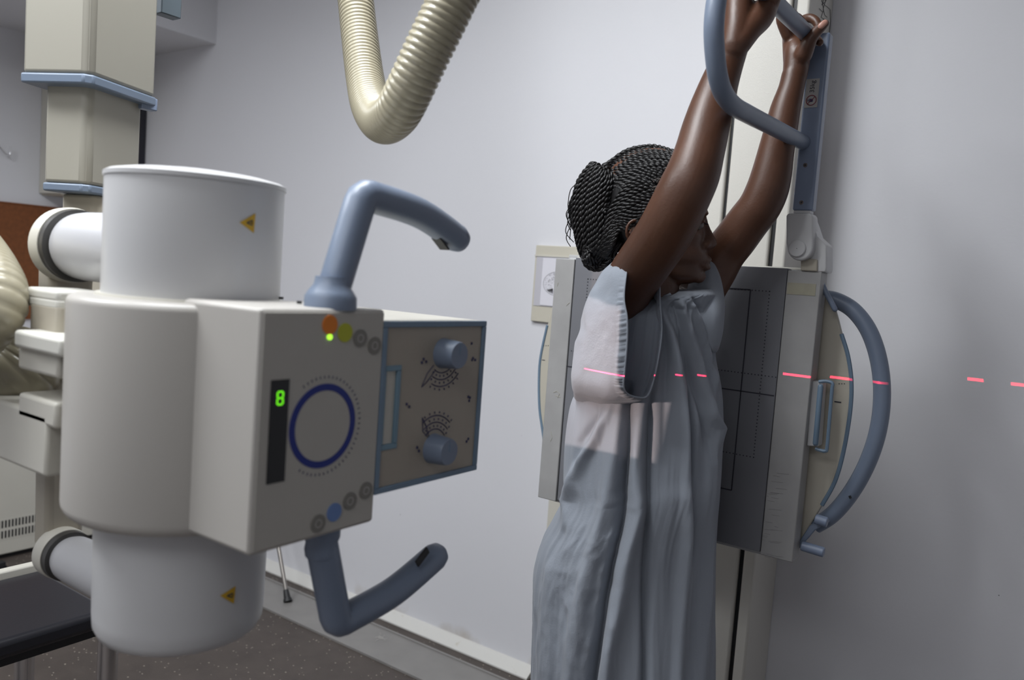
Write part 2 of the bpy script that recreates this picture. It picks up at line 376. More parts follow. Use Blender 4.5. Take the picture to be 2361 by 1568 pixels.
def dots(pa, pb, step=.0072):
    pa = Vector(pa); pb = Vector(pb); L_ = (pb-pa).length; k = int(L_/step)
    for i in range(k+1):
        p = pa+(pb-pa)*i/k; b.box(p.x-.0011, p.x+.0011, Yf+.0008, Yf+.0015, p.z-.0011, p.z+.0011)
xe = v(1355, 645).x
dots((xe, 0, zd1), (xd, 0, zd1)); dots((xe, 0, zd0), (xd, 0, zd0)); dots((xd, 0, zd1), (xd, 0, zd0)); dots((xe, 0, zd1), (xe, 0, zd0)); dots((xl1+.01, 0, zmid), (xr1-.004, 0, zmid))
b.build('dotted_marks', DARK, det, smooth=False, label='dotted alignment lines')
SCR = mat('pale_scratch', (.42, .40, .33), .6)
def scr(pts, r=.0005, Y=Yf-.0014, nm='scratch', mt=SCR): MB().tube([v(x, y, Y) for x, y in pts], r, 4).build(nm, mt, st, smooth=False)
for P_ in ([(1276, 905), (1284, 902), (1290, 908), (1286, 918)], [(1280, 912), (1292, 916)], [(1270, 995), (1273, 1010), (1269, 1018)], [(1287, 652), (1285, 660)], [(1306, 705), (1313, 698)]): scr(P_)
SCF = mat('grey_scuff', (.22, .215, .21), .6)
for i in range(26):
    y = random.uniform(1090, 1285); x0_ = random.uniform(1764, 1800)-(y-1090)*.1; scr([(x0_, y), (x0_+random.uniform(8, 30), y+3)], .00025, nm='scuff_mark', mt=SCF)
# curved back plate
R_out = [(1893, 640), (1925, 715), (1940, 770), (1955, 820), (1963, 880), (1960, 950), (1945, 1040), (1925, 1110), (1895, 1165), (1865, 1215), (1838, 1262)]
L_out = [(1262, 1080), (1252, 1000), (1244, 940), (1243, 870), (1247, 820), (1262, 750), (1285, 665)]
pr = [PY(x, y, Yp) for x, y in cr(R_out, 5)]; pl = [PY(x, y, Yp) for x, y in cr(L_out, 5)]
MB().prism(pr+pl, (0, .014, 0)).build('curved_plate', mat('cream_plate', (.46, .43, .36), .45), st, bevel=.002)
b = MB(); b.tube([PY(x, y, Yp) for x, y in cr(R_out[2:9], 6)], .0042, 8); b.build('edge_trim', STEELB, st, label='blue trim on the right curved edge')
b = MB(); b.tube([PY(x, y, Yp) for x, y in cr(L_out[:6], 6)], .0035, 8); b.build('edge_trim', STEELB, st, label='blue trim on the left curved edge')
b = MB(); b.tube([PY(x, y, Yf+.03) for x, y in [(1890, 642), (1902, 670), (1925, 713)]], .0055, 10, round_=True); b.build('lever', BLUE, st, label='short blue-grey lever')
MB().box(PY(1928, 886, Yp).x, PY(1944, 886, Yp).x, Yp-.0006, Yp, PY(1935, 929, Yp).z, PY(1935, 926, Yp).z).build('plate_mark', DARK, st, smooth=False)
for x in (1935, 1941, 1947): MB().box(PY(x, 885, Yp).x-.001, PY(x, 885, Yp).x+.001, Yp-.0006, Yp, PY(x, 885, Yp).z-.001, PY(x, 885, Yp).z+.001).build('plate_mark', DARK, st, smooth=False)
for x in (1254, 1259, 1264): p = PY(x, 797, Yp); MB().box(p.x-.001, p.x+.001, Yp-.0006, Yp, p.z-.001, p.z+.001).build('plate_mark', DARK, st, smooth=False)
p = PY(1252, 830, Yp); MB().box(p.x-.003, p.x+.006, Yp-.0006, Yp, p.z-.0008, p.z+.0008).build('plate_mark', DARK, st, smooth=False)
# cassette tray grip
Yg = 1.672
g = lambda x, y, Y=Yg: PY(x, y, Y)
b = MB().prism([g(1871, 878), g(1897, 880), g(1887, 1030), g(1860, 1028)], (0, .03, 0)); b.build('tray_block', WHITE, st, bevel=.002)
b = MB(); b.tube([g(*p_) for p_ in cr([(1888, 880), (1905, 879), (1919, 884), (1918, 900), (1913, 960), (1907, 1030), (1903, 1040), (1890, 1038), (1880, 1034)], 5)], .0035, 8)
tg = b.build('tray_handle', STEELB, st)
b = MB(); b.tube([g(1892, 892, Yg-.004), g(1880, 1022, Yg-.004)], .0055, 10, round_=True); b.build('grip_bar', STEELB, tg)
# arched patient handle
arc = [(1880, 688, 1.735), (1905, 688, 1.735), (1932, 694, 1.735), (1968, 716, 1.735), (2000, 757, 1.735), (2021, 810, 1.735), (2032, 870, 1.735), (2033, 930, 1.735), (2025, 990, 1.735), (2007, 1050, 1.735), (1980, 1107, 1.735), (1948, 1155, 1.735), (1915, 1190, 1.735), (1880, 1212, 1.735)]
b = MB(); b.tube([PY(*p_) for p_ in cr(arc, 6)], .0166, 20); b.build('arched_handle', BLUE, st, label='blue-grey arched hand rail')
b = MB(); b.tube([PY(1959, 1143, 1.7185), PY(1961, 1149, 1.7185)], .0025, 8); b.build('screw', BLACK, st)
b = MB(); b.prism([PY(x, y, 1.70) for x, y in [(1836, 1258), (1866, 1212), (1905, 1196), (1912, 1204), (1880, 1222), (1842, 1266)]], (0, .012, 0)); b.build('crank_link', BLUE, st, bevel=.002)
for p_ in ([(1880, 1196), (1908, 1205)], [(1848, 1258), (1900, 1274)]):
    b = MB(); b.tube([PY(x, y, 1.69) for x, y in p_], .0105, 16, round_=False); b.build('crank_grip', BLUEP, st, bevel=.002)
# bracket and post
Yb = 1.60
h_ = lambda x, y, Y=1.635: PY(x, y, Y)
capsule = [(1812, 498), (1816, 491), (1868, 491), (1874, 498), (1874, 560)] + [(1844+30*math.cos(a), 570+31*math.sin(a)) for a in [math.pi*i/12 for i in range(0, 13)]] + [(1812, 560)]
br = MB().prism([h_(x, y) for x, y in capsule], (0, .04, 0)).build('pivot_bracket', WHITE, st, bevel=.004, bseg=3)
b = MB().prism([h_(x, y, 1.655) for x, y in [(1868, 500), (1876, 520), (1884, 545), (1906, 565), (1906, 618), (1904, 628), (1862, 628), (1862, 600)]], (0, .05, 0)); b.build('rear_block', WHITE, br, bevel=.003)
b = MB().prism([h_(x, y, 1.65) for x, y in [(1846, 595), (1884, 598), (1884, 626), (1846, 624)]], (0, .03, 0)); b.build('clamp', CREAMD, br, bevel=.002)
cc = h_(1837, 573, 1.631); b = MB().cyl(cc, cc+Vector((0, .01, 0)), .0170, .0170, 32); b.build('pivot_cap', WHITE, br, bevel=.002)
b = MB().cyl(cc-Vector((0, .0003, 0)), cc+Vector((0, .001, 0)), .0008, seg=8); b.build('cap_dot', DARK, br)
hb = thing('overhead_hand_rail', h_(1850, 485, 1.65), 'blue-grey overhead D-shaped hand rail on a flat post, held by the patient', 'hand rail')
Yq = 1.64
pa = h_(1826, 485, Yq); pb = h_(1868, 485, Yq); zt_ = PY(1870, 78, Yq).z
MB().box(pa.x, pb.x+.004, Yq, Yq+.028, pa.z, zt_).build('post', BLUEP, hb, bevel=.004, bseg=3)
MB().box(pa.x+.003, pb.x, Yq+.002, Yq+.025, pa.z-.005, pa.z).build('post_foot', WHITE, hb, smooth=False)
for py_ in (381, 467):
    c_ = PY(1857 if py_ == 381 else 1848, py_, Yq); b = MB().cyl(c_-Vector((0, .0012, 0)), c_, .0042, seg=16)
    s_ = b.build('screw', CHROME, hb, label='small steel screw'); MB().cyl(c_-Vector((0, .0015, 0)), c_-Vector((0, .001, 0)), .0018, seg=6).build('socket', BLACK, s_)
Xp = PY(1850, 335, Yq).x
lp = [(1872, 338, Xp), (1850, 328, Xp), (1780, 292, Xp), (1722, 262, Xp), (1690, 243, Xp), (1668, 215, Xp), (1655, 175, Xp), (1648, 120, Xp), (1646, 60, Xp), (1652, 0, Xp), (1662, -40, Xp), (1682, -72, Xp), (1712, -68, Xp), (1745, -38, Xp), (1775, -6, Xp), (1800, 20, Xp), (1856, 74, Xp), (1880, 98, Xp)]
loop = [PX(x, y, X) for x, y, X in cr(lp, 6)]
MB().tube(loop, [.0150]*len(loop), 20).build('loop_tube', BLUE, hb)
MB().cyl(PY(1884, 96, Yq+.005), PY(1884, 96, Yq+.03), .0155, seg=20).build('tube_socket', BLUE, hb)
# load sticker
sp_ = [(1857, 183), (1889, 181), (1881, 247), (1850, 249)]
pp = [PY(x, y, Yq-.0006) for x, y in sp_]
cx_ = sum(p_.x for p_ in pp)/4; cz_ = sum(p_.z for p_ in pp)/4; wx, wz = .0125, (pp[0].z-pp[3].z)/2
cx_ = (pa.x+pb.x)/2-.001
stk = MB().box(cx_-wx, cx_+wx, Yq-.0008, Yq-.0001, cz_-wz, cz_+wz).build('load_sticker', mat('sticker_grey', (.40, .39, .38), .5), hb, smooth=False, label='pale load limit sticker')
text('35kg', 'sticker_text', LINE, (cx_, Yq-.0012, cz_+wz*.45), (0, 0, 1), (-1, 0, 0), .0125, stk)
b = MB(); c2 = Vector((cx_, Yq-.0013, cz_-wz*.5))
b.tube([c2+Vector((.0095*math.cos(a), 0, .0095*math.sin(a))) for a in [2*math.pi*i/32 for i in range(33)]], .0008, 6)
b.tube([c2+Vector((-.0067, 0, -.0067)), c2+Vector((.0067, 0, .0067))], .0006, 6); b.build('prohibition_ring', mat('dark_red', (.20, .03, .04), .5), stk, smooth=False)
b = MB().box(c2.x-.004, c2.x+.003, c2.y, c2.y+.0004, c2.z-.003, c2.z+.003); b.tube([c2+Vector((-.006, 0, -.002)), c2+Vector((-.006, 0, .002))], .0007, 5); b.build('sticker_figure', NAVY, stk, smooth=False)
# ------------------------------------------------------------ x-ray tube head
TC = Vector((-.899, .588, 0)); RM, RU = .139, .1035
def CYL(px, py, r, c=TC):
    d = ray(px, py); a = d.x*d.x+d.y*d.y; b_ = -2*(d.x*c.x+d.y*c.y); c_ = c.x**2+c.y**2-r*r
    disc = b_*b_-4*a*c_; t = (-b_-math.sqrt(max(disc, 0)))/(2*a); return CAM+d*t
def PH(px, py, dist): d = ray(px, py); return CAM+d*(dist/math.hypot(d.x, d.y))
FX = -.673
zu1 = CYL(446, 397, RU).z; zu0 = CYL(440, 690, RU).z; zm1 = zu0-.004; zm0 = CYL(300, 1246, RM).z; zl0 = CYL(395, 1528, RU).z
tb = thing('xray_tube_head', (TC.x, TC.y, zl0), 'large cream x-ray tube head with dial panel and blue-grey handles, in the foreground', 'x-ray tube')
def rim(r, z, up, e=.008):
    return [(r-e*(1-math.sin(a)), z+(e*math.cos(a)-e if up > 0 else e-e*math.cos(a))) for a in [0]]
def rounded(r, z0, z1, e0, e1, n=6):
    pr_ = [(.001, z0)]
    pr_ += [(r-e0+e0*math.sin(a), z0+e0-e0*math.cos(a)) for a in [math.pi/2*i/n for i in range(n+1)]]
    pr_ += [(r-e1+e1*math.cos(a), z1-e1+e1*math.sin(a)) for a in [math.pi/2*i/n for i in range(n+1)]]
    pr_.append((.001, z1)); return pr_
MB().lathe(rounded(RM, zm0, zm1, .016, .010), TC, 96).build('tube_housing', TUBEC, tb)
MB().lathe(rounded(RU, zm1-.01, zu1-.004, .002, .002), TC, 80).build('anode_cover', WHITE, tb)
lidp = [(.001, zu1-.005), (RU+.0015, zu1-.005), (RU+.0015, zu1), (RU-.004, zu1+.003), (RU*.8, zu1+.0065), (RU*.5, zu1+.010), (.001, zu1+.012)]
MB().lathe(lidp, TC, 80).build('lid', WHITE, tb, label='shallow domed white lid')
b = MB(); rr = [(RU*.985, zl0+.004)]
prf = [(.001, zl0), (RU*.86, zl0), (RU*.93, zl0+.004), (RU*.975, zl0+.014), (RU*.985, zl0+.03), (RU*1.0, zm0+.01), (.001, zm0+.01)]
b.lathe(prf, TC, 80); b.build('cathode_cover', WHITE, tb)
MB().lathe([(.001, zm1), (RU+.007, zm1), (RU+.006, zm1+.003), (.001, zm1+.003)], TC, 80).build('collar_ring', CREAM, tb)
# warning triangles
YEL = mat('warning_yellow', (.55, .33, .02), .5)
for tri in ([(553, 513), (589, 492), (585, 537)], [(508, 1374), (543, 1352), (539, 1392)]):
    rr_ = RU+.0008 if tri[0][1] < 900 else RU*.995+.0008
    P3 = [CYL(x, y, rr_) for x, y in tri]; cen = sum(P3, Vector())/3; nrm = Vector((cen.x-TC.x, cen.y-TC.y, 0)).normalized()
    sub = []; n = 8
    for i in range(n+1):
        for j in range(n+1-i):
            p = P3[0]*(1-(i+j)/n)+P3[1]*(i/n)+P3[2]*(j/n); r2 = Vector((p.x-TC.x, p.y-TC.y)); r2 = r2.normalized()*rr_
            sub.append((TC.x+r2.x, TC.y+r2.y, p.z))
    fs = []; idx = {}; q_ = 0
    for i in range(n+1):
        for j in range(n+1-i): idx[(i, j)] = q_; q_ += 1
    for i in range(n):
        for j in range(n-i):
            fs.append([idx[(i, j)], idx[(i+1, j)], idx[(i, j+1)]])
            if i+j < n-1: fs.append([idx[(i+1, j)], idx[(i+1, j+1)], idx[(i, j+1)]])
    wt = MB().add(sub, fs).build('warning_triangle', YEL, tb, smooth=False, solid=.0006, label='small yellow radiation warning triangle')
    b = MB(); cp = lambda a, s: cen+nrm*.0012+(P3[0]-cen)*a+(P3[1]-P3[2])*s
    b.tube([cp(.35, 0), cp(-.2, .12), cp(-.2, -.12), cp(.35, 0)], .0008, 5); b.build('radiation_mark', LINE, wt, smooth=False)
# control box
e = lambda x, y, X=FX: PX(x, y, X)
by0, by1 = e(588, 995).y, e(876, 950).y; bz1, bz0 = e(605, 710).z, (e(570, 1285).z+e(862, 1205).z)/2
MB().box(TC.x+.09, FX, by0, by1, bz0, bz1).build('control_box', TUBEC, tb, bevel=.005, bseg=3)
MB().box(FX-.006, FX+.0006, by0+.004, by1-.003, bz0+.004, bz1-.004).build('control_panel', mat('panel_film', (.43, .41, .37), .45), tb, bevel=.0008)
def disc(px, py, r, mt, name, lab=None, h=.0012, ri=0, parent=tb, X=FX+.0006, seg=32):
    c_ = PX(px, py, X); n_ = seg; b = MB()
    if ri:
        rings = []
        for rad, dx in ((ri, 0), (r, 0), (r, h), (ri, h)):
            rings.append([c_+Vector((dx, rad*math.cos(2*math.pi*i/n_), rad*math.sin(2*math.pi*i/n_))) for i in range(n_)])
        rings.append(rings[0]); b.loft(rings, caps=False)
    else: b.cyl(c_-Vector((.001, 0, 0)), c_+Vector((h, 0, 0)), r, seg=n_)
    return b.build(name, mt, parent, smooth=True, label=lab)
GREYB = mat('grey_button', (.20, .19, .17), .5)
RB = .0108
disc(760, 749, RB, mat('orange_button', (.72, .20, .01), .5), 'button', 'round orange button')
disc(795, 767, RB, mat('lime_button', (.42, .44, .02), .5), 'button', 'round lime green button')
for x, y in ((830, 780), (863, 797), (733, 1207), (806, 1155), (843, 1131)):
    bt = disc(x, y, RB*.97, GREYB, 'button', 'round grey button'); disc(x, y, RB*.45, TUBEC, 'button_symbol', None, .0014, RB*.36, bt)
disc(770, 1181, RB, mat('blue_button', (.13, .22, .45), .5), 'button', 'round pale blue button')
disc(759, 777, .0032, mat('led_lime', (.4, .8, .05), .4, emit=((.45, 1, .05), 1.2)), 'indicator_lamp', 'lit lime indicator lamp', .002)
disc(745, 982, .0475, mat('deep_blue_ring', (.004, .018, .20), .45), 'dial_ring', 'thick blue ring around the angle dial', .0008, .0400, seg=64)
disc(745, 982, .0398, mat('panel_film', (0, 0, 0)), 'dial_face', None, .0004, seg=64)
b = MB(); c_ = PX(745, 982, FX+.0008)
for i in range(40):
    a = -2.15+4.3*i/39; r_ = .0535
    p = c_+Vector((0, r_*math.cos(a), r_*math.sin(a))); q2 = c_+Vector((0, (r_+.003)*math.cos(a), (r_+.003)*math.sin(a)))
    b.tube([p, q2], .0006, 4)
b.build('dial_numerals', NAVY, tb, smooth=False)
ds = [PX(x, y, FX+.001) for x, y in [(627, 877), (669, 873), (654, 1112), (612, 1118)]]
dy0 = (ds[0].y+ds[3].y)/2; dy1 = (ds[1].y+ds[2].y)/2; dz1, dz0 = ds[0].z, ds[3].z
dsp = MB().box(FX-.001, FX+.0014, dy0, dy1, dz0, dz1).build('display', mat('black_display', (.006, .006, .007), .25), tb, smooth=False, label='tall black display strip')
GRN = mat('green_led', (.05, .4, .0), .4, emit=((.16, .85, .01), 1.3))
cg = PX(646, 918, FX+.0015); b = MB()
for dy, dz, hy, hz in ((-.0036, .0035, .0007, .0028), (.0036, .0035, .0007, .0028), (-.0036, -.0035, .0007, .0028), (.0036, -.0035, .0007, .0028), (0, .0068, .003, .0007), (0, 0, .003, .0007), (0, -.0068, .003, .0007)):
    b.box(FX+.0013, FX+.0018, cg.y+dy-hy, cg.y+dy+hy, cg.z+dz-hz, cg.z+dz+hz)
b.build('display_digit', GRN, dsp, smooth=False, label='lit green digit 8')
# collimator: hollow housing open towards the patient
cy0, cy1 = by1-.002, (e(1120, 742).y+e(1100, 1085).y)/2; kz1 = (e(1120, 742).z+e(890, 739).z)/2; kz0 = (e(1100, 1085).z+e(870, 1138).z)/2
cx0 = -.915
b = MB(); tw = .008
b.box(cx0, FX-.004, cy0, cy1, kz1-tw, kz1); b.box(cx0, FX-.004, cy0, cy1, kz0, kz0+tw); b.box(cx0, cx0+tw, cy0, cy1, kz0+tw, kz1-tw); b.box(FX-.012, FX-.004, cy0, cy1, kz0+tw, kz1-tw); b.box(cx0+tw, FX-.012, cy0, cy0+tw, kz0+tw, kz1-tw)
b.build('collimator_housing', CREAM, tb, bevel=.0015)
fr = [(cy0, kz0), (cy1, kz0), (cy1, kz1), (cy0, kz1)]; fw = .0075
def ring_rect(y0, y1_, z0, z1, w_, xa_, xb_):
    b = MB(); b.box(xa_, xb_, y0, y1_, z1-w_, z1); b.box(xa_, xb_, y0, y1_, z0, z0+w_); b.box(xa_, xb_, y0, y0+w_, z0+w_, z1-w_); b.box(xa_, xb_, y1_-w_, y1_, z0+w_, z1-w_); return b
ring_rect(cy0, cy1, kz0, kz1, fw, FX-.006, FX+.001).build('blue_frame', STEELB, tb, bevel=.001)
wy0, wy1 = e(862, 950).y, e(922, 940).y; wz1, wz0 = (e(925, 842).z), e(915, 1034).z
b = MB(); b.box(FX-.006, FX-.002, wy1, cy1-fw, kz0+fw, kz1-fw); b.box(FX-.006, FX-.002, cy0+fw, wy1, wz1, kz1-fw); b.box(FX-.006, FX-.002, cy0+fw, wy1, kz0+fw, wz0)
b.build('scale_plate', mat('scale_beige', (.36, .32, .265), .5), tb, smooth=False)
ring_rect(cy0+.004, wy1, wz0, wz1, .007, FX-.012, FX-.0005).build('window_frame', mat('window_blue', (.16, .26, .33), .4), tb, bevel=.001)
MB().box(FX-.0118, FX-.011, cy0+.006, wy1-.004, wz0+.004, wz1-.004).build('window_recess', mat('window_dark', (.015, .05, .08), .3), tb, smooth=False)
KX = FX+.026
for (fx_, fy_, ix, iy) in ((1060, 820, 0, 0), (1036, 1043, 0, 0)):
    c1 = PX(fx_, fy_, KX); c0 = Vector((FX-.003, c1.y, c1.z))
    kb = MB().tube([c0, c0+Vector((.004, 0, 0)), c1-Vector((.003, 0, 0)), c1], [.0205, .0195, .0180, .0168], 36).build('knob', BLUE, tb, label='round blue-grey setting knob')
    p0_ = c1+Vector((.0003, 0, 0)); MB().tube([p0_, p0_+Vector((0, 0, .015))], .0007, 5).build('pointer_line', STEELB, kb)
SX = FX-.0014
kc = [PX(1060, 820, KX), PX(1036, 1043, KX)]
for ki, (a0_, a1_) in enumerate(((-2.5, -.25), (.35, 2.6))):
    c_ = Vector((SX, kc[ki].y, kc[ki].z)); b = MB()
    for r_, fa in ((.026, 1), (.035, .9), (.044, .8)):
        am = (a0_+a1_)/2-(.0 if ki else .0); hw_ = (a1_-a0_)/2*fa*.75
        P_ = [c_+Vector((0, r_*math.cos(a), r_*math.sin(a))) for a in [am-hw_+2*hw_*i/20 for i in range(21)]]
        P_ = [p for p in P_ if cy0+.05 < p.y < cy1-.012]
        if len(P_) > 2: b.tube(P_, .0007, 4)
        for i in range(0, 21, 3):
            a = am-hw_+2*hw_*i/20; p = c_+Vector((0, (r_+.003)*math.cos(a), (r_+.003)*math.sin(a)))
            if p.y < cy1-.012: b.tube([p, p+Vector((0, .0025*math.cos(a), .0025*math.sin(a)))], .0009, 4)
    b.build('setting_scale', NAVY, tb, smooth=False, label='printed dark blue dial scale')
def ico(x, y, w_, h_2): p = PX(x, y, SX); MB().box(SX-.0006, SX+.0004, p.y-w_, p.y+w_, p.z-h_2, p.z+h_2).build('printed_symbol', NAVY, tb, smooth=False)
for x, y in ((977, 828), (983, 834), (973, 836), (1091, 826), (1096, 830), (1089, 830), (962, 1032), (966, 1040), (1084, 917), (1082, 924), (1080, 915), (1080, 1012), (1076, 1018), (938, 932), (944, 938), (1088, 792)):
    ico(x, y, .0014, .0017)
for L_ in ([(1000, 842), (985, 862), (972, 893), (985, 880), (1003, 855)], [(974, 963), (975, 995), (990, 1012), (984, 985), (974, 963)]): MB().tube([PX(x, y, SX) for x, y in L_], .0006, 4).build('printed_pointer', NAVY, tb, smooth=False)
# handles
HX = -.70
h2 = lambda x, y: PX(x, y, HX)
def handle(pts, base, sw, lab):
    P_ = [h2(*p) for p in pts]; r_ = .0192
    dense = []
    corner = P_[1]; a_ = P_[0]; c_ = P_[2]
    b = MB(); up_ = base
    def bl(p, q3, n=6): return [p+(q3-p)*i/n for i in range(n)]
    t1 = (a_-corner).normalized()*.012; t2 = (c_-corner).normalized()*.012
    path = bl(a_, corner+t1, 5)+[corner+t1, corner+t1*.45+t2*.12, corner+t1*.12+t2*.45, corner+t2]
    rest = cr([corner+t2]+P_[2:], 8)[1:]
    path += [Vector(p) for p in rest]
    b.tube(path, r_, 24, round_=True, up=(1, 0, 0))
    f0 = base; dz = 1 if P_[0].z > bz0+.1 else -1
    zb_ = bz1 if dz > 0 else bz0
    prof = [(.001, zb_-.002*dz), (.030, zb_-.002*dz), (.0295, zb_+.012*dz), (.026, zb_+.018*dz), (.020, zb_+.026*dz), (.0185, zb_+.035*dz), (.001, zb_+.035*dz)]
    if dz < 0: prof = [(r*.72 if r > .02 else r, z) for r, z in prof]
    cfl = h2(762 if dz > 0 else 742, 700 if dz > 0 else 1245)
    b.lathe(prof if dz > 0 else prof[::-1], cfl, 40)
    o = b.build('handle', BLUE, tb, label=lab)
    return o
hu = handle([(768, 672), (836, 447), (968, 492), (1052, 549)], None, None, 'blue-grey upper handle')
hl = handle([(742, 1255), (776, 1438), (905, 1365), (1002, 1284)], None, None, 'blue-grey lower handle')
c_ = h2(1020, 556); 
def swbox(p, ang, par, lx, ly, off):
    d_ = Vector((0, math.cos(ang), math.sin(ang))); n_ = Vector((0, -math.sin(ang), math.cos(ang)))
    o3 = PX(*p, HX)+n_*off; b = MB(); xx = Vector((1, 0, 0))
    b.prism([o3+d_*sx*lx+xx*sy*ly for sx, sy in ((-1, -1), (1, -1), (1, 1), (-1, 1))], n_*(.003 if off > 0 else -.003)); return b.build('switch', BLACK, par, bevel=.0008, label='small black push switch')
swbox((1030, 536), -.62, hu, .012, .008, -.0178)
dd = Vector((0, 1, .72)).normalized(); o3 = PX(972, 1284, HX+.016)
MB().prism([o3+dd*a+Vector((0, -.72, 1)).normalized()*c4 for a, c4 in ((-.013, -.005), (.013, -.005), (.013, .006), (-.013, .006))], (.003, 0, 0)).build('switch', BLACK, hl, bevel=.0008, label='small black push switch')
for x, y in ((648, 690), (690, 700)):
    p = PZ(x, y, bz1+.001); MB().cyl(p, p+Vector((0, 0, .003)), .003, seg=12).build('screw', BLACK, tb)
# suspension: trunnions, yoke, telescopic column
sus = thing('ceiling_column', (-1.6, .75, .8), 'cream telescopic ceiling column with blue trim that carries the tube head', 'ceiling support')
YT = TC.y
XK = PY(184, 566, YT).x
def trunnion(zpx, r_, xin):
    c_ = PY(*zpx, YT); z = c_.z
    a_ = Vector((xin, YT, z))
    t_ = MB().tube([a_, Vector((XK+.03, YT, z)), Vector((XK+.01, YT, z)), Vector((XK, YT, z))], [r_, r_, r_*.97, r_*.88], 48).build('trunnion', mat('white_arm', (.46, .46, .475), .3), sus)
    MB().cyl(Vector((XK, YT, z)), Vector((XK-.012, YT, z)), r_*1.07, seg=48).build('seal_ring', mat('dark_seal', (.05, .048, .045), .4), t_)
    MB().tube([Vector((XK-.012-q_, YT, z)) for q_ in (0, .008, .024, .032)], [r_*1.10, r_*1.13, r_*1.12, r_*.98], 48).build('flange', CREAM, t_)
    return z
zt1 = trunnion((160, 566), .0485, TC.x-.09); zt2 = trunnion((120, 1262), .034, TC.x-.08)
MB().prism([(XK-.03, YT-.02, zt2), (XK-.03, YT+.035, zt2), (XK-.03, YT+.04, zt1), (XK-.03, YT-.025, zt1)], (-.045, 0, 0)).build('yoke_arm', CREAMD, sus, bevel=.01, bseg=3)
da = Vector((math.sin(math.radians(-113)), math.cos(math.radians(-113)), 0)); db = Vector((math.sin(math.radians(-23)), math.cos(math.radians(-23)), 0))
def az(px, py): d = ray(px, py); return math.atan2(d.x, d.y)
def hit(cn, dr, a):   # length along dr from cn to azimuth a
    s_, c_ = math.sin(a), math.cos(a); return (cn.y*s_-cn.x*c_)/(dr.x*c_-dr.y*s_)
def stage(cpx, lpx, rpx, dist, z0, z1, name, mt, sc=1, lab=None):
    cn = PH(*cpx, dist); cn.z = 0; La = hit(cn, da, az(*lpx)); Lb = hit(cn, db, az(*rpx))
    def poly(g_):
        o_ = cn-(da+db)*g_; A = La+2*g_; B = Lb+2*g_; ch = .009+g_
        return [o_+da*ch, o_+db*ch, o_+db*B, o_+db*B+da*A, o_+da*A]
    pz = [p+Vector((0, 0, z0)) for p in poly(0)]
    MB().prism(pz, (0, 0, z1-z0)).build(name, mt, sus, bevel=.006, bseg=3, label=lab); return cn, La, Lb, poly
z1a = PH(208, 170, 1.50).z; z1b = PH(208, 194, 1.50).z; z2a = PH(200, 424, 1.52).z; z2b = PH(200, 444, 1.52).z
CRM = mat('cream_column', (.31, .295, .25), .42)
_, _, _, po = stage((207, 100), (53, 100), (362, 100), 1.50, z1a, CEIL-.1, 'outer_tube', CRM)
MB().prism([p+Vector((0, 0, z1b)) for p in po(.002)], (0, 0, z1a-z1b)).build('trim_band', mat('column_trim', (.14, .18, .245), .4), sus, bevel=.003, label='blue-grey trim band at the foot of the outer tube')
cn = PH(340, 236, 1.62); MB().box(cn.x-.02, cn.x+.0, cn.y-.01, cn.y+.02, cn.z-.012, cn.z+.01).build('end_stop', BLUEP, sus, bevel=.002)
_, _, _, po = stage((202, 300), (103, 300), (325, 300), 1.53, z2a, z1a, 'middle_tube', CRM)
MB().prism([p+Vector((0, 0, z2b)) for p in po(.001)], (0, 0, z2a-z2b)).build('trim_band', mat('column_trim', (0, 0, 0)), sus, bevel=.003, label='blue-grey trim band at the foot of the middle tube')
stage((225, 470), (141, 470), (300, 470), 1.56, zt1-.10, z2b, 'inner_tube', CREAMD)
MB().box(-1.36, XK-.03, YT+.07, YT+.15, zt1-.10, zt1+.03).build('carriage_arm', CREAMD, sus, bevel=.008)
MB().box(-1.9, -1.2, .35, 1.1, CEIL-.1, CEIL-.04).build('ceiling_carriage', CREAM, sus, bevel=.006)
p = PH(388, 0, 1.75); MB().box(p.x-.030, p.x-.002, p.y-.012, p.y+.03, p.z-.027, p.z+.25).build('stop_block', mat('slate_block', (.10, .125, .145), .4), sus, bevel=.002, label='slate blue block beside the outer tube')
MB().box(-1.32, -1.15, .2, 1.4, CEIL-.04, CEIL).build('ceiling_rail', CREAM, sus, bevel=.003)
# hose connector housings on the yoke
Yk = .50
def kb_(name, x0_, x1_, y0_, y1_, mt, par=sus, Y=Yk, dep=.06, bv=.005, lab=None):
    a_ = PY(x0_, y1_, Y); b2 = PY(x1_, y0_, Y); return MB().box(a_.x, b2.x, Y, Y+dep, a_.z, b2.z).build(name, mt, par, bevel=bv, bseg=3, label=lab)
KW = mat('pale_cream', (.58, .57, .52), .35)
cc1 = kb_('cable_box', 66, 132, 704, 790, CREAMD)
kb_('cap', 58, 132, 670, 687, KW, cc1, dep=.07); kb_('cap', 62, 132, 689, 706, KW, cc1, dep=.066)
kb_('hose_shelf', 30, 140, 782, 800, KW, dep=.09, Y=Yk-.03); kb_('hose_collar', 40, 134, 800, 850, CREAM, dep=.07, Y=Yk-.02)
kb_('junction_box', -60, 108, 958, 1034, CREAM, dep=.08, Y=Yk-.02); kb_('collar_ring', 40, 128, 930, 962, CREAM, dep=.07, Y=Yk-.02)

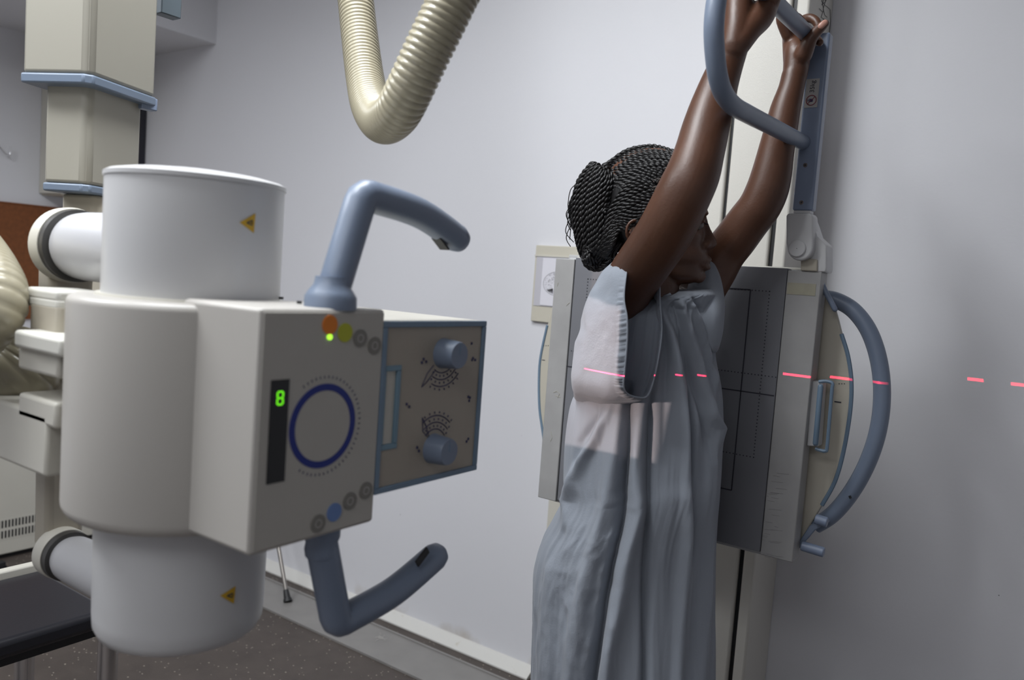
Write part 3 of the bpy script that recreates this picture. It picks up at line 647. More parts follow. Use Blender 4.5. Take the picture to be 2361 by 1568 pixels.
# ------------------------------------------------------------ ribbed hoses
def hose(pts, rad, pitch, label, name='ribbed_hose', seg=40, amp=.0022):
    P_ = [Vector(p) for p in cr([tuple(PD(*p) if len(p) == 3 else p[:3]) for p in pts], 40)]
    L_ = [0]
    for a_, b2 in zip(P_, P_[1:]): L_.append(L_[-1]+(b2-a_).length)
    n = int(L_[-1]/pitch)*6; Q = []; R = []; j = 0
    for i in range(n+1):
        s_ = L_[-1]*i/n
        while j < len(L_)-2 and L_[j+1] < s_: j += 1
        t_ = (s_-L_[j])/(L_[j+1]-L_[j]); Q.append(P_[j].lerp(P_[j+1], t_)); R.append(rad-amp*(1-abs(math.cos(math.pi*i/6))**.7))
    o = MB().tube(Q, R, seg).build(name, HOSE, None, auto=False)
    return top(o, label, 'hose')
def W4(p): return (p.x, p.y, p.z, 0)
hose([W4(Vector((PD(800, -300, 1.62).x, PD(800, -300, 1.62).y, CEIL-.001))), (803, -140, 1.55), (818, -20, 1.50), (829, 80, 1.46), (842, 180, 1.40), (856, 245, 1.33), (882, 281, 1.24), (914, 262, 1.16), (945, 205, 1.12), (985, 120, 1.10), (1043, 0, 1.09), (1080, -90, 1.10), W4(PD(1110, -300, 1.15)), W4(Vector((PD(1130, -400, 1.2).x, PD(1130, -400, 1.2).y, CEIL-.001)))],
     .0335, .0092, 'cream ribbed cable hose hanging in a V from the ceiling', amp=.003)
hose([(-200, 420, 1.30), (-110, 530, 1.20), (-45, 630, 1.08), (-28, 700, 1.04), (-85, 765, 1.04), (-220, 790, 1.06)], .0465, .0085, 'thick ribbed hose bend at the left edge, in front of the cork board')
hose([(95, 800, 1.18), (62, 845, 1.16), (18, 876, 1.15), (-60, 892, 1.16), (-200, 900, 1.18)], .050, .0085, 'thick ribbed hose curling out of the white shelf, lowest hose at the left')

# ------------------------------------------------------------ generator cabinet
gx = -3.36
t = thing('generator_cabinet', (gx-.2, 1.35, 0), 'cream floor cabinet with a double row of black vent slots, far left', 'cabinet')
gp = PX(0, 1265, gx); g1y = 1.86
zc1 = PX(0, 985, gx).z
MB().box(XL+.03, gx, .6, g1y, .02, zc1).build('body', CREAM, t, bevel=.004)
MB().box(XL+.05, gx-.02, .62, g1y-.02, 0, .02).build('plinth', BLACK, t, smooth=False)
va, vb = PX(0, 1202, gx), PX(0, 1245, gx); zv1 = PX(0, 1202, gx).z; zv0 = PX(0, 1243, gx).z; zmid = (zv1+zv0)/2
n = 0; yv = PX(98, 1190, gx).y
vt = MB().box(gx, gx+.001, yv-.01-40*.0125, yv+.008, zv0-.006, zv1+.006).build('vent_panel', CREAM, t, smooth=False)
b = MB()
for i in range(40):
    y = yv-i*.0125
    for za, zb_ in ((zmid+.006, zv1), (zv0, zmid-.006)): b.box(gx+.0008, gx+.0014, y-.0032, y+.0032, za, zb_)
o = b.build('vent_slots', BLACK, vt, smooth=False); 
t = thing('castor', PZ(5, 1306, .0), 'small black castor wheel on the floor at the left edge', 'castor')
c_ = PZ(2, 1312, .02); MB().cyl(c_-Vector((.01, 0, 0)), c_+Vector((.01, 0, 0)), .02, seg=24).build('wheel', BLACK, t, bevel=.003)
MB().box(c_.x-.014, c_.x+.014, c_.y-.012, c_.y+.012, .025, .05).build('fork', BLACK, t, bevel=.003)

# ------------------------------------------------------------ padded bench
bx = -1.55
fz1, fz0 = PX(95, 1452, bx).z, PX(95, 1497, bx).z; yb1 = .86
rx = PZ(60, 1320, fz1).x
t = thing('padded_bench', ((bx+rx)/2, .4, 0), 'black vinyl padded bench on chrome legs behind the tube head', 'bench')
MB().box(rx, bx, -.25, yb1, fz0, fz1).build('cushion', VINYL, t, bevel=.012, bseg=4)
MB().box(rx-.03, rx-.004, -.25, yb1+.02, fz0, fz1+.012).build('back_rail', CREAM, t, bevel=.004, label='cream back rail')
MB().box(rx+.02, bx-.02, -.22, yb1-.02, fz0-.02, fz0-.001).build('under_frame', BLACK, t, smooth=False)
for lx, ly in ((bx-.022, yb1+.005), (rx+.03, yb1-.045), (bx-.045, -.2), (rx+.03, -.2)):
    b = MB().tube([(lx, ly, fz0-.004), (lx, ly, .012)], .020, 24); lg = b.build('leg', CHROME, t)
    MB().cyl(Vector((lx, ly, .012)), Vector((lx, ly, 0)), .02, seg=20).build('foot_cap', BLACK, lg)
# ------------------------------------------------------------ cane
ft = PZ(664, 1388, .007); tp = PY(577, 885, D-.035)
t = thing('walking_cane', ft, 'thin metal walking cane with a black rubber tip leaning on the back wall', 'cane')
dr = (tp-ft).normalized(); 
MB().tube([ft+dr*.02, ft+(tp-ft)*.5, tp], .0075, 14).build('shaft', mat('dull_metal', (.30, .28, .26), .35, .9), t)
MB().tube([ft+Vector((0, 0, .001)), ft+dr*.012, ft+dr*.014, ft+dr*.045], [.0165, .015, .0125, .0095], 16).build('rubber_tip', BLACK, t)
hk = [tp+Vector(a) for a in ((0, 0, 0), (0, -.002, .03), (-.02, -.004, .06), (-.055, -.006, .068), (-.085, -.006, .05), (-.09, -.006, .02))]
MB().tube(cr(hk, 6), .009, 12, round_=True).build('crook_handle', BLACK, t)
# ------------------------------------------------------------ the patient
Ym = 1.42
psn = thing('person', (-.62, Ym, 0), 'person in a pale blue hospital gown, braided hair tied up, both arms raised', 'person')
fh = Vector((math.sin(math.radians(66)), math.cos(math.radians(66)), 0)); sh_ = Vector((fh.y, -fh.x, 0))
HC = PY(1520, 520, 1.42)
def HP(px, py, s=0.0):
    d = ray(px, py); t_ = ((HC-CAM).dot(sh_)+s)/d.dot(sh_); return CAM+d*t_
body = MB()
# head
sl = cr([(345, 1540, 1480, .020), (360, 1580, 1440, .045), (390, 1610, 1410, .064), (430, 1624, 1395, .074), (470, 1630, 1392, .077), (488, 1631, 1394, .076), (512, 1624, 1402, .074),
      (540, 1625, 1415, .070), (566, 1622, 1435, .064), (585, 1631, 1455, .059), (600, 1633, 1470, .054), (612, 1622, 1484, .050), (625, 1619, 1500, .046), (640, 1616, 1522, .040), (651, 1600, 1545, .024), (655, 1588, 1560, .008)], 3)
rings = []
NS = 40
for (y, xf, xb, hw_) in sl:
    a_ = HP(xf, y); b2 = HP(xb, y); cen = a_*.45+b2*.55; ff = (a_-cen); bb = (b2-cen); r = []
    for j in range(NS):
        th = 2*math.pi*j/NS; c_, s_ = math.cos(th), math.sin(th)
        ex = .85 if c_ > 0 else 1.0
        k_ = abs(c_)**ex
        narrow = 1.0 if c_ < 0 or y < 480 else 1-.22*max(0, c_)
        ww = math.copysign(abs(s_)**(.85 if c_ > 0 else .9), s_)*hw_*narrow
        p = cen+(ff if c_ > 0 else bb)*k_+sh_*ww
        # eye sockets
        ey = math.exp(-((y-518)/16)**2)*math.exp(-((abs(ww)-.034)/.016)**2) if c_ > .2 else 0
        ck = math.exp(-((y-552)/22)**2)*math.exp(-((abs(ww)-.042)/.018)**2) if c_ > .1 else 0
        p = p-fh*(.013*ey)+fh*(.006*ck)
        r.append(p)
    rings.append(r)
body.loft(rings)
# nose
nr = []
for (y, xt, hw_) in cr([(500, 1630, .007), (515, 1634, .0075), (530, 1640, .009), (545, 1648, .012), (556, 1653, .016), (565, 1653, .0185), (573, 1645, .018), (578, 1634, .012)], 3):
    tip = HP(xt, y); back = HP(1605, y); r = []
    for j in range(16):
        th = 2*math.pi*j/16; c_, s_ = math.cos(th), math.sin(th)
        r.append((tip*.5+back*.5)+(tip-back)*.5*c_+sh_*hw_*s_*(1.0-.25*max(0, c_)))
    nr.append(r)
body.loft(nr)
for sg in (1, -1):
    body.tube([HP(1634, 562, sg*.014), HP(1628, 567, sg*.017), HP(1618, 564, sg*.016)], [.006, .0075, .005], 10, round_=True)
# lips
for (pts, r_) in (([(1622, 605, -.022), (1634, 601, -.012), (1639, 598, 0), (1634, 601, .012), (1622, 605, .022)], [.003, .0058, .0065, .0058, .003]),
                  ([(1620, 611, -.021), (1632, 615, -.011), (1637, 616, 0), (1632, 615, .011), (1620, 611, .021)], [.003, .0058, .0066, .0058, .003])):
    q_ = cr([(x, y, s_, r) for (x, y, s_), r in zip(pts, r_)], 4)
    body.tube([HP(x-5, y, s_) for x, y, s_, r in q_], [r for *_, r in q_], 10, round_=True)
body.tube([HP(1600, 636, -.012), HP(1612, 637, 0), HP(1600, 636, .012)], [.012, .014, .012], 12, round_=True)  # chin
for sg in (1, -1): body.tube([HP(1628, 492, sg*.012), HP(1622, 488, sg*.032), HP(1604, 493, sg*.052)], [.0055, .0065, .005], 8, round_=True)
# ears
for sg in (1, -1):
    E_ = lambda x, y, o=0: HP(x, y, 0)+sh_*(sg*(.079+o))
    if sg == 1: E_ = lambda x, y, o=0: HP(x, y, .079+o)
    ov = cr([(1484, 520, -.006), (1479, 510, -.001), (1466, 507, .004), (1452, 514, .007), (1445, 530, .008), (1447, 546, .005), (1456, 558, .001), (1467, 563, -.001), (1476, 556, -.003)], 5)
    body.tube([E_(*p) for p in ov], .0036, 8, round_=True)
    body.tube([E_(*p) for p in cr([(1478, 524, -.004), (1466, 520, 0), (1458, 530, .002), (1460, 543, .001), (1468, 548, -.001)], 5)], .0028, 8, round_=True)
    body.tube([E_(1474, 538, -.006), E_(1462, 536, -.005)], [.012, .010], 12, round_=True)
# neck
def SK_(pts, seg=24, n=6, flat=None, up=None):
    q_ = cr([(*tuple(p), r) for p, r in pts], n); body.tube([Vector(p[:3]) for p in q_], [p[3] for p in q_], seg, round_=True, flat=flat, up=up)
SK_([(HP(1490, 560), .056), (HP(1500, 610), .050), (HP(1506, 660), .049), (HP(1500, 720), .058)])
# torso
vd = Vector((HC.x, HC.y, 0)).normalized(); ur = Vector((vd.y, -vd.x, 0))     # viewing direction and screen right at the patient
YG = 1.46
def trow(y, l, r, depth, grow=0):
    a_ = PY(l, y, YG); b2 = PY(r, y, YG); cen = (a_+b2)/2; hw_ = (b2-a_).dot(ur)/2+grow
    return cen, hw_, depth+grow, (b2.z-a_.z)/2
tr = []
for y, l, r, dp in ((655, 1440, 1570, .05), (680, 1405, 1620, .11), (720, 1395, 1640, .145), (800, 1380, 1645, .14), (900, 1365, 1650, .125), (1000, 1350, 1640, .12), (1100, 1335, 1640, .125), (1200, 1295, 1640, .15), (1290, 1265, 1635, .155), (1400, 1275, 1630, .15), (1480, 1330, 1600, .12)):
    cen, hw_, dp, dz = trow(y, l, r, dp*.62, -.012)
    tr.append([cen+ur*hw_*math.cos(t_)-vd*dp*math.sin(t_)+Vector((0, 0, dz*math.cos(t_))) for t_ in [2*math.pi*j/40 for j in range(40)]])
body.loft(tr)
# arms : right (near the camera) and left (against the detector)
def arm(rows):
    q_ = cr([(*PY(x, y, Y), r) for x, y, Y, r in rows], 5); body.tube([Vector(p[:3]) for p in q_], [p[3] for p in q_], 28, round_=True)
RA = [(1404, 770, 1.42, .046), (1417, 722, 1.39, .048), (1438, 680, 1.358, .049), (1463, 638, 1.325, .049), (1495, 592, 1.29, .048), (1529, 541, 1.265, .0475), (1556, 490, 1.25, .0465), (1580, 440, 1.245, .0455), (1598, 400, 1.25, .044),
      (1613, 350, 1.265, .041), (1626, 300, 1.285, .0395), (1640, 250, 1.30, .0365), (1656, 200, 1.31, .0325), (1674, 150, 1.32, .0285), (1692, 100, 1.33, .0262)]
LA = [(1590, 720, 1.53, .058), (1612, 670, 1.56, .052), (1645, 622, 1.575, .047), (1668, 585, 1.58, .044), (1696, 550, 1.58, .043), (1724, 512, 1.58, .042), (1750, 478, 1.58, .0415), (1768, 440, 1.58, .041), (1779, 400, 1.58, .0385), (1789, 350, 1.58, .0345),
      (1800, 300, 1.58, .0315), (1811, 250, 1.585, .0285), (1824, 205, 1.59, .0245), (1831, 172, 1.595, .0235)]
arm(RA); arm(LA)
# right hand : heel, thenar and gripping fingers, most of it above the frame
def chain(pts, n=5, seg=14, flat=None): SK_([(PX(x, y, Xv), r) for x, y, Xv, r in pts], seg, n, flat)
Xh = PY(1700, 60, 1.28).x
def chainY(pts, n=5, seg=14, flat=None): SK_([(PY(x, y, Yv), r) for x, y, Yv, r in pts], seg, n, flat)
chainY([(1693, 110, 1.315, .024), (1700, 70, 1.320, .0235), (1703, 30, 1.330, .0235), (1703, -10, 1.340, .022), (1708, -45, 1.355, .018)], seg=20)
chainY([(1705, 100, 1.315, .020), (1728, 66, 1.330, .0215), (1752, 40, 1.350, .0225), (1768, 15, 1.365, .0195), (1782, -8, 1.365, .0150), (1793, -30, 1.385, .0115), (1790, -52, 1.400, .0098)], seg=20)
chainY([(1700, 85, 1.335, .022), (1718, 55, 1.350, .022), (1722, 20, 1.360, .018)], seg=16)
for k, (dx, dy, dY) in enumerate(((0, 0, 0), (-17, -15, -.028), (-32, -30, -.055), (-46, -46, -.080))):
    L_ = (1, 1.06, 1.0, .85)[k]
    chainY([(1712+dx*.6, -38+dy*.6, 1.365+dY*.6, .0105), (1722+dx, -68+dy, 1.390+dY, .0098), (1745+dx, -88+dy*1.0, 1.410+dY, .0092), (1770+dx, -72+dy, 1.415+dY, .0088), (1776+dx, -45+dy, 1.400+dY, .0080)], seg=12)
# left hand around the rod end
chainY([(1832, 180, 1.595, .0230), (1836, 148, 1.60, .0245), (1838, 122, 1.605, .0250), (1832, 95, 1.62, .0200)], seg=20)
chainY([(1826, 140, 1.60, .0170), (1822, 105, 1.61, .0150), (1818, 82, 1.625, .0125)], seg=14)
chainY([(1852, 128, 1.585, .0170), (1862, 104, 1.578, .0150), (1872, 86, 1.575, .0120), (1884, 72, 1.578, .0108), (1893, 63, 1.58, .0098), (1902, 55, 1.582, .0085)], seg=14)
chainY([(1832, 95, 1.64, .0120), (1842, 62, 1.655, .0105), (1852, 47, 1.645, .0098), (1868, 42, 1.635, .0092), (1882, 50, 1.630, .0088), (1889, 66, 1.628, .0082)], seg=14)
for k in range(3):
    dY = -.030-.022*k
    chainY([(1828-6*k, 92-4*k, 1.62+dY*.3, .0110), (1832-16*k, 66-12*k, 1.655+dY, .0098), (1846-15*k, 50-12*k, 1.66+dY, .0092), (1862-14*k, 62-12*k, 1.665+dY, .0086), (1868-14*k, 84-12*k, 1.66+dY, .0080)] if k else
           [(1850, 100, 1.64, .0110), (1872, 84, 1.625, .0092), (1884, 92, 1.612, .0086), (1890, 98, 1.60, .0080)], seg=12)
# legs and feet
for sg, yy in ((1, 1.42), (-1, 1.53)):
    hx = PY(1450, 1400, Ym).x
    SK_([(Vector((hx+.0, yy, .70)), .072), (Vector((hx+.02, yy, .52)), .060), (Vector((hx+.02, yy, .36)), .052), (Vector((hx+.0, yy, .22)), .050), (Vector((hx-.01, yy, .09)), .034), (Vector((hx-.01, yy, .045)), .034)])
    SK_([(Vector((hx-.04, yy, .035)), .032), (Vector((hx+.03, yy, .04)), .034), (Vector((hx+.10, yy-.005*sg, .028)), .028), (Vector((hx+.15, yy-.01*sg, .02)), .019)])
bo = body.build('body', SKIN, psn, smooth=True, auto=False)
md = bo.modifiers.new('remesh', 'REMESH'); md.mode = 'VOXEL'; md.voxel_size = .0028; md.use_smooth_shade = True
md = bo.modifiers.new('smooth', 'SMOOTH'); md.factor = .5; md.iterations = 5
# thumb nail
nl = MB().tube([PY(1893, 60, 1.571), PY(1902, 52, 1.573)], [.0058, .0056], 12, round_=True, flat=.5); nl.build('thumb_nail', PALM, psn, label='pale thumb nail')
# eye and lashes
EY = mat('eye_white', (.16, .14, .13), .25)
for sg in (1, -1):
    c_ = HP(1611, 518, sg*.031); b = MB()
    b.lathe([(max(.0005, .0095*math.sin(a)), c_.z-.0095*math.cos(a)) for a in [math.pi*i/12 for i in range(13)]], c_, 20); eo = b.build('eyeball', EY, psn)
    b = MB(); b.tube([c_+sh_*.010+Vector((0, 0, .003)), c_+fh*.0075+sh_*.006+Vector((0, 0, .006)), c_+fh*.0085-sh_*.004+Vector((0, 0, .006))], .0030, 8, round_=True)
    b.build('eyelid', SKIN, psn)
    b = MB()
    for i in range(7): q_ = c_+fh*.010+sh_*(.008-.003*i)+Vector((0, 0, .003)); b.tube([q_, q_+fh*.004-Vector((0, 0, .001)), q_+fh*.007-Vector((0, 0, .001))], [.0006, .0005, .0002], 4)
    b.build('eyelashes', HAIR, psn)

# ---- hair
def braid(b, pts, r=.0046, pitch=.021, taper=True):
    P_ = [Vector(p) for p in cr([tuple(p) for p in pts], 10)]; L_ = [0]
    for a_, c_ in zip(P_, P_[1:]): L_.append(L_[-1]+(c_-a_).length)
    T_ = L_[-1]; n = max(8, int(T_/pitch*8)); ph = random.random()*6.28; st_ = [[], []]; R_ = []; j = 0; u = None
    for i in range(n+1):
        s_ = T_*i/n
        while j < len(L_)-2 and L_[j+1] < s_: j += 1
        k_ = (s_-L_[j])/max(1e-6, L_[j+1]-L_[j]); p = P_[j].lerp(P_[j+1], k_); t_ = (P_[j+1]-P_[j]).normalized()
        if u is None: u = t_.orthogonal()
        u = (u-t_*u.dot(t_)).normalized(); v_ = t_.cross(u); rr_ = r*(1 if not taper else min(1, .7+s_/T_*2, 1.0))
        a_ = ph+2*math.pi*s_/pitch
        for q_ in (0, 1): st_[q_].append(p+(u*math.cos(a_+math.pi*q_)+v_*math.sin(a_+math.pi*q_))*rr_*.52)
        R_.append(rr_*.60)
    for q_ in (0, 1): b.tube(st_[q_], R_, 7)
hair = MB()
cap = []
for (y, xf, xb, hw_) in sl[3:31]:
    xf2 = min(xf, lerp(y, [(390, 1604), (420, 1566), (450, 1536), (480, 1512), (510, 1492), (530, 1474)])); a_ = HP(xf2, y); b2 = HP(xb+3, y); cen = a_*.5+b2*.5
    cap.append([cen+(a_-cen)*1.01*math.cos(t_)+sh_*(hw_+.0015)*math.sin(t_) for t_ in [2*math.pi*j/32 for j in range(32)]])
hair.loft(cap)
# bun core hanging behind the crown
core = []
for (y, l, r, dp) in cr([(395, 1362, 1395, .015), (405, 1352, 1415, .030), (440, 1342, 1425, .040), (490, 1340, 1430, .042), (540, 1347, 1422, .040), (570, 1355, 1410, .034), (595, 1362, 1398, .024), (606, 1370, 1388, .010)], 3):
    a_ = HP(l, y); b2 = HP(r, y); cen = (a_+b2)/2
    core.append([cen+(b2-a_)/2*math.cos(t_)+sh_*dp*math.sin(t_)+sh_*.008 for t_ in [2*math.pi*j/24 for j in range(24)]])
hair.loft(core)
rj = lambda a_: random.uniform(-a_, a_)
def surf(x, y):
    xf = lerp(y, [(q_[0], q_[1]) for q_ in sl]); xb = lerp(y, [(q_[0], q_[2]) for q_ in sl]); hw_ = lerp(y, [(q_[0], q_[3]) for q_ in sl])
    if y < sl[0][0]: return 0
    u_ = (x-(xf+xb)/2)/((xf-xb)/2); return hw_*math.sqrt(max(0, 1-min(1, abs(u_))**2.2))
def HS(x, y, o=.005): return HP(x, y, surf(x, y)+o+.0025)
# crown braids sweeping back
for i in range(19):
    t_ = i/18
    braid(hair, [HS(1592-38*t_, 372+44*t_+rj(2)), HS(1556-14*t_, 352+64*t_+rj(2)), HS(1512, 340+80*t_+rj(1.5), .006), HS(1474, 342+88*t_+rj(1.5), .006), HS(1440, 354+98*t_+rj(2), .006), HS(1412, 372+104*t_+rj(2), .005), HP(1388+4*t_, 390+100*t_, .02+.045*t_)], .0050)
for i in range(12):
    s0 = -.07+.006*i; arch = math.sqrt(max(0, 1-(s0/.08)**2)); yt = 420-80*arch
    braid(hair, [HP(1585, yt+22, s0*.9), HP(1530, yt+4, s0), HP(1480, yt, s0), HP(1435, yt+14, s0*.9), HP(1390, 388+rj(5), s0*.6)], .0052)
# side braids from the temple down behind the ear
for j in range(15):
    t_ = j/14
    x0_, y0_ = 1488+26*math.sin(t_*3.1)+10*t_, 410+82*t_
    sd = .078
    braid(hair, [HS(x0_+12, y0_+8+rj(2)), HS(x0_-16, y0_+4*t_+rj(2), .009), HS(1444+16*t_, y0_+18+16*t_+rj(2), .010), HP(1408+20*t_, 486+44*t_+rj(3), .066), HP(1394+20*t_, 540+22*t_+rj(3), .062), HP(1380+16*t_, 588+8*t_, .045)], .0047)
# hanging bundle
for i in range(34):
    t_ = (i%17)/16; ly = i//17
    sd = (.050 if ly == 0 else -.030); k_ = math.cos((t_-.5)*2.6)
    s_ = sd*k_+.008
    xo = 1324+112*t_
    braid(hair, [HP(1392+22*(t_-.5)*2, 390+rj(6), s_*.6), HP(1362+50*t_, 378+24*t_+rj(4), s_*.8), HP(xo+8, 425+rj(6), s_), HP(xo, 480+rj(6), s_*1.05), HP(xo+4, 535, s_), HP(1340+78*t_, 580+rj(4), s_*.85), HP(1358+42*t_, 612+rj(4), s_*.4)], .0052)
# knot loops at the nape
for i in range(9):
    a0 = i*.7; cxk, cyk = 1372+rj(8), 592+rj(8); 
    braid(hair, [HP(cxk+(30-i)*math.cos(a0+a), cyk+(24-i)*math.sin(a0+a), .03+.018*math.cos(a*1.3+i)) for a in [x*.6 for x in range(9)]], .0050)
# loose ends
for i in range(9):
    x0_ = 1334+rj(4); y0_ = 420+i*10
    P_ = [HP(x0_, y0_, .01), HP(1318+rj(6), y0_+16, .01), HP(1310+rj(8), y0_+40+rj(8), .0), HP(1318+rj(8), y0_+66+rj(10), .0)]
    hair.tube(cr([tuple(p) for p in P_], 6), .0009, 5)
for i in range(8):
    a_ = HP(1322+rj(8), 520+rj(10), .0); braid(hair, [HP(1334, 440+rj(20), .0), HP(1316+rj(4), 478+rj(10), 0), HP(1324+rj(5), 520, 0), HP(1338, 556, .0)], .0032) if i < 3 else hair.tube(cr([tuple(p) for p in (HP(1420+rj(15), 560, .05), HP(1412+rj(14), 588, .05), HP(1425+rj(20), 606+rj(8), .05))], 5), .0011, 5)
hair.build('braided_hair', HAIR, psn, auto=False)
# scrunchie-grey hairline tuft
b = MB()
for i in range(26):
    p = HP(1512+rj(9), 420+random.random()*38, .089); b.tube([p, p+Vector((rj(.006), 0, .004)), p+Vector((.006+rj(.006), -.002, .007))], .0006, 4)
b.build('hair_wisps', mat('grey_wisps', (.16, .14, .13), .7), psn, smooth=False)

# ---- gown
GR = [(668, 1550, 1642, .022), (679, 1522, 1651, .058), (690, 1440, 1655, .090), (710, 1402, 1655, .105), (730, 1392, 1656, .112), (780, 1382, 1655, .115), (830, 1372, 1656, .116), (870, 1350, 1664, .118), (910, 1328, 1671, .122), (950, 1319, 1674, .130), (1010, 1312, 1675, .135), (1080, 1310, 1670, .142), (1120, 1314, 1667, .148),
      (1170, 1290, 1664, .155), (1220, 1264, 1660, .160), (1280, 1247, 1657, .163), (1350, 1244, 1656, .163), (1450, 1241, 1655, .163), (1568, 1238, 1656, .163), (1700, 1234, 1657, .163), (1830, 1230, 1658, .163)]
gz = []
for y, l, r, dp in GR:
    cen, hw_, dp, dz = trow(y, l, r, dp); gz.append((cen.z, cen.x, cen.y, hw_, dp, dz, y))
gz = cr(gz, 14)
# fold lines: (px polyline by row), amplitude, width px ; + ridge, - valley
FOLDS = [([(900, 1462), (1011, 1461), (1102, 1451), (1182, 1446), (1313, 1421), (1403, 1406), (1494, 1391), (1568, 1378), (1800, 1350)], -.036, 10),
 ([(925, 1455), (1000, 1440), (1082, 1426), (1182, 1401), (1308, 1371), (1450, 1350), (1800, 1320)], .018, 18),
 ([(925, 1420), (985, 1390), (1020, 1365), (1070, 1340), (1120, 1325)], .016, 12),
 ([(930, 1400), (990, 1360), (1030, 1350)], -.008, 9),
 ([(915, 1493), (1021, 1482), (1132, 1487), (1232, 1466), (1323, 1451), (1413, 1430), (1568, 1415), (1800, 1400)], .021, 16),
 ([(915, 1508), (1100, 1506), (1300, 1503), (1568, 1505), (1800, 1508)], -.022, 8),
 ([(700, 1528), (760, 1552), (870, 1574), (960, 1581), (1050, 1586), (1200, 1588), (1400, 1575), (1800, 1560)], .014, 12),
 ([(720, 1548), (780, 1568), (880, 1592), (960, 1598), (1100, 1602), (1250, 1604)], -.013, 8),
 ([(668, 1562), (740, 1582), (820, 1606), (900, 1628), (960, 1648), (990, 1662)], .015, 9),
 ([(680, 1556), (760, 1575), (840, 1596), (920, 1618), (1010, 1640)], -.014, 8),
 ([(665, 1578), (720, 1604), (800, 1632), (870, 1648)], .013, 8),
 ([(665, 1590), (740, 1622), (820, 1642)], -.012, 7),
 ([(690, 1540), (780, 1540), (900, 1545), (1000, 1548)], -.006, 12),
 ([(1000, 1630), (1150, 1615), (1300, 1618), (1500, 1600)], -.007, 14),
 ([(1050, 1650), (1200, 1640), (1350, 1640), (1568, 1620), (1800, 1600)], .006, 12),
 ([(1230, 1300), (1350, 1290), (1500, 1285), (1800, 1280)], .007, 20),
 ([(1250, 1332), (1400, 1322), (1568, 1330)], -.006, 14)]
FOLDS = [([(a_, b_) for a_, b_ in f_], amp, wd) for f_, amp, wd in FOLDS]
NA = 420
grings = []
for (z, x, y, hw_, dp, dz, row) in gz:
    r = []; cen = Vector((x, y, z)); L_, R_ = row, row
    lpx = lerp(row, [(g_[0], g_[1]) for g_ in GR]); rpx = lerp(row, [(g_[0], g_[2]) for g_ in GR])
    for j in range(NA):
        t_ = 2*math.pi*j/NA; c_, s_ = math.cos(t_), math.sin(t_)
        px = (lpx+rpx)/2+(rpx-lpx)/2*c_; ds_ = 0
        if s_ > 0:   # camera side, traced folds
            for f_, amp, wd in FOLDS:
                y0_, y1_ = f_[0][0], f_[-1][0]
                if y0_-40 < row < y1_+60:
                    fx = lerp(row, f_); q_ = (px-fx)/wd
                    if abs(q_) < 4: ds_ += amp*math.exp(-q_*q_)*min(1, (row-y0_+40)/60, (y1_+60-row)/60)*min(1, s_*2.2+.25)
        else:
            ds_ += .010*math.sin(t_*17+row*.004)*min(1, max(0, (row-720)/250))*min(1, -s_*2)
        n_ = noise.noise(Vector((c_*3.0, s_*3.0, z*3.2)))*.006+noise.noise(Vector((c_*9+4, s_*9, z*7)))*.0022
        if row > 1100 and c_ < -.05: n_ += (noise.ridged_multi_fractal(Vector((c_*5, s_*5, z*11)), 1, 2, 3, 1, 2)-1)*.0042*min(1, (row-1100)/100)
        n_ += (noise.ridged_multi_fractal(Vector((c_*6+7, s_*6, z*2.0)), 1, 2, 3, 1, 2)-1.1)*.0026
        edge = 1-abs(c_)**6*.6
        p = cen+(ur*c_*hw_-vd*s_*dp)+Vector((0, 0, dz*c_))
        nn = (ur*c_/hw_-vd*s_/dp).normalized()
        r.append(p+nn*((ds_+n_*edge)*min(1, max(.05, (row-668)/35))))
    grings.append(r)
gown = MB(); gown.loft(grings, caps=False)
# neckline roll
gown.tube(cr([tuple(PY(*p)) for p in [(1500, 672, 1.43), (1512, 683, 1.40), (1530, 685, 1.388), (1546, 679, 1.395)]], 8), .0028, 8)
# right sleeve : loop of the hem, then rings back over the shoulder
HEM = [(1466, 572, 1.300), (1452, 590, 1.280), (1443, 640, 1.252), (1439, 690, 1.240), (1446, 735, 1.235), (1446, 790, 1.236), (1441, 850, 1.240), (1438, 890, 1.246), (1447, 908, 1.262), (1470, 916, 1.285), (1492, 913, 1.300), (1506, 880, 1.312), (1519, 820, 1.322), (1526, 760, 1.330), (1522, 700, 1.335), (1520, 645, 1.330), (1510, 600, 1.322), (1490, 575, 1.312)]
M1 = [(1452, 578, 1.310), (1432, 592, 1.285), (1412, 640, 1.262), (1402, 695, 1.250), (1398, 745, 1.243), (1394, 800, 1.244), (1390, 855, 1.248), (1388, 892, 1.256), (1402, 916, 1.275), (1440, 924, 1.300), (1480, 920, 1.318), (1500, 890, 1.335), (1512, 830, 1.350), (1518, 770, 1.358), (1514, 705, 1.362), (1512, 650, 1.357), (1500, 605, 1.345), (1478, 582, 1.33)]
M2 = [(1436, 588, 1.335), (1410, 602, 1.315), (1378, 650, 1.298), (1354, 700, 1.290), (1338, 755, 1.284), (1330, 805, 1.284), (1326, 858, 1.288), (1328, 896, 1.296), (1345, 918, 1.315), (1400, 930, 1.335), (1460, 926, 1.350), (1488, 895, 1.365), (1496, 840, 1.375), (1500, 780, 1.38), (1498, 715, 1.385), (1494, 660, 1.38), (1480, 615, 1.37), (1460, 595, 1.355)]
M3 = [(1436, 600, 1.40), (1412, 615, 1.38), (1380, 655, 1.37), (1356, 700, 1.36), (1340, 755, 1.35), (1330, 805, 1.35), (1324, 858, 1.35), (1324, 900, 1.355), (1332, 925, 1.37), (1380, 938, 1.385), (1430, 935, 1.395), (1460, 905, 1.40), (1470, 850, 1.41), (1475, 790, 1.415), (1475, 725, 1.42), (1470, 675, 1.42), (1460, 640, 1.42), (1448, 615, 1.41)]
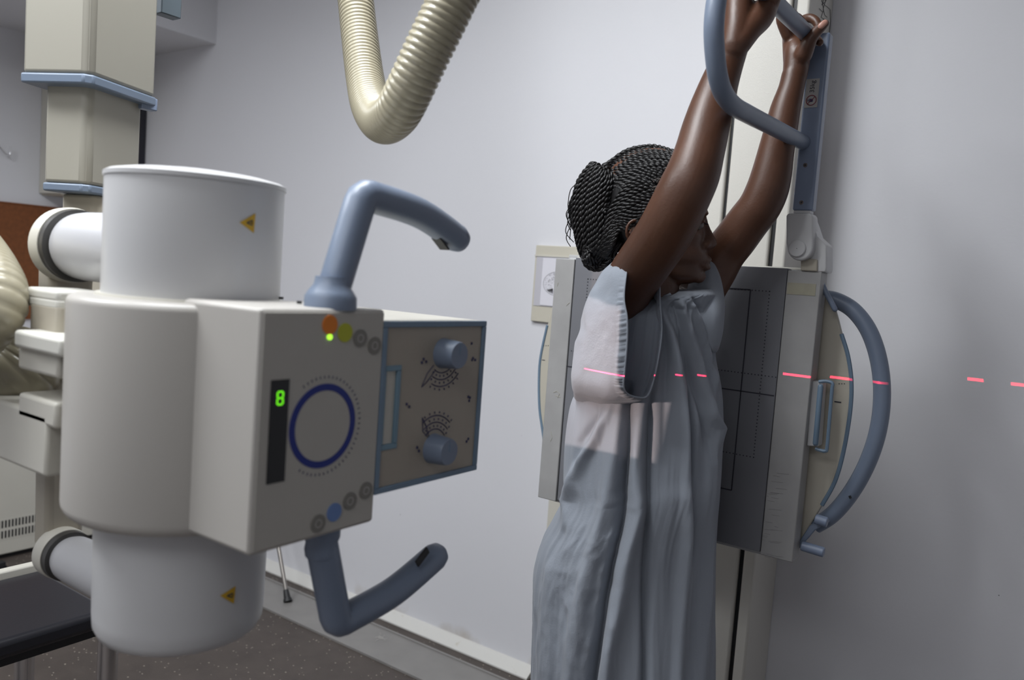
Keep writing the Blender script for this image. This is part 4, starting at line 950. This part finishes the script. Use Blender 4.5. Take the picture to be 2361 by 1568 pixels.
M4 = [(1440, 640, 1.46), (1430, 655, 1.46), (1410, 690, 1.46), (1390, 730, 1.46), (1375, 780, 1.46), (1365, 820, 1.46), (1360, 870, 1.46), (1358, 905, 1.46), (1365, 930, 1.46), (1390, 945, 1.46), (1420, 940, 1.46), (1440, 910, 1.46), (1450, 860, 1.46), (1455, 800, 1.46), (1458, 740, 1.46), (1455, 700, 1.46), (1450, 670, 1.46), (1445, 650, 1.46)]
cols = []
for k_ in range(18):
    cols.append(cr([tuple(PY(*M_[k_])) for M_ in (HEM, M1, M2, M3, M4)], 14))
rows_ = list(zip(*cols)); srings = []
for i, row_ in enumerate(rows_):
    rg = cr(row_, 16, closed=True); cen = sum((Vector(p) for p in rg), Vector())/len(rg); o_ = []
    for j, p in enumerate(rg):
        p = Vector(p); n_ = (p-cen); n_.normalize()
        pk = min(1, max(0, (1.275-p.z)/.04))*math.sin(j*1.9+math.sin(j*.7)*1.2)*.0017*math.exp(-((i-3.5)/3.2)**2)-.0022*math.exp(-((i-8)/1.0)**2)+(noise.ridged_multi_fractal(p*11, 1, 2, 3, 1, 2)-1.1)*.0030*min(1, max(0, i-8)/5)
        wr = noise.noise(p*22)*.004*min(1, i/6)+noise.noise(Vector((p.x*14, p.y*14, p.z*30)))*.003*min(1, i/5)
        o_.append(p+n_*(pk+wr))
    srings.append(o_)
slv = MB(); slv.loft(srings, caps=False)
# left sleeve and shoulder cloth
lr = []
for (y, l, r, Yc_, dp) in cr([(600, 1634, 1642, 1.545, .010), (612, 1618, 1650, 1.54, .025), (640, 1596, 1660, 1.53, .04), (680, 1585, 1667, 1.51, .06), (720, 1585, 1668, 1.49, .07), (765, 1595, 1664, 1.485, .065), (800, 1620, 1656, 1.49, .05), (812, 1635, 1650, 1.49, .02)], 6):
    a_ = PY(l, y, Yc_); b2 = PY(r, y, Yc_); cen = (a_+b2)/2; hw_ = (b2-a_).length/2
    lr.append([cen+ur*hw_*math.cos(t_)-vd*dp*math.sin(t_)*(1+.06*math.sin(t_*5+y*.03)) for t_ in [2*math.pi*j/48 for j in range(48)]])
slv2 = MB(); slv2.loft(lr)
gw = gown.build('hospital_gown', GOWN, psn, auto=False, solid=.0015)
s1 = slv.build('sleeve', GOWN, gw, auto=False, solid=.0016, label='wide drooping near sleeve lit by the collimator lamp')
s2 = slv2.build('sleeve', GOWN, gw, auto=False, label='far sleeve against the detector')
hb_ = MB(); hb_.tube(cr([tuple(PY(*p)) for p in HEM], 8, closed=True)+[tuple(PY(*HEM[0]))], .0016, 6); hb_.build('sleeve_hem', GOWN, gw, auto=False)
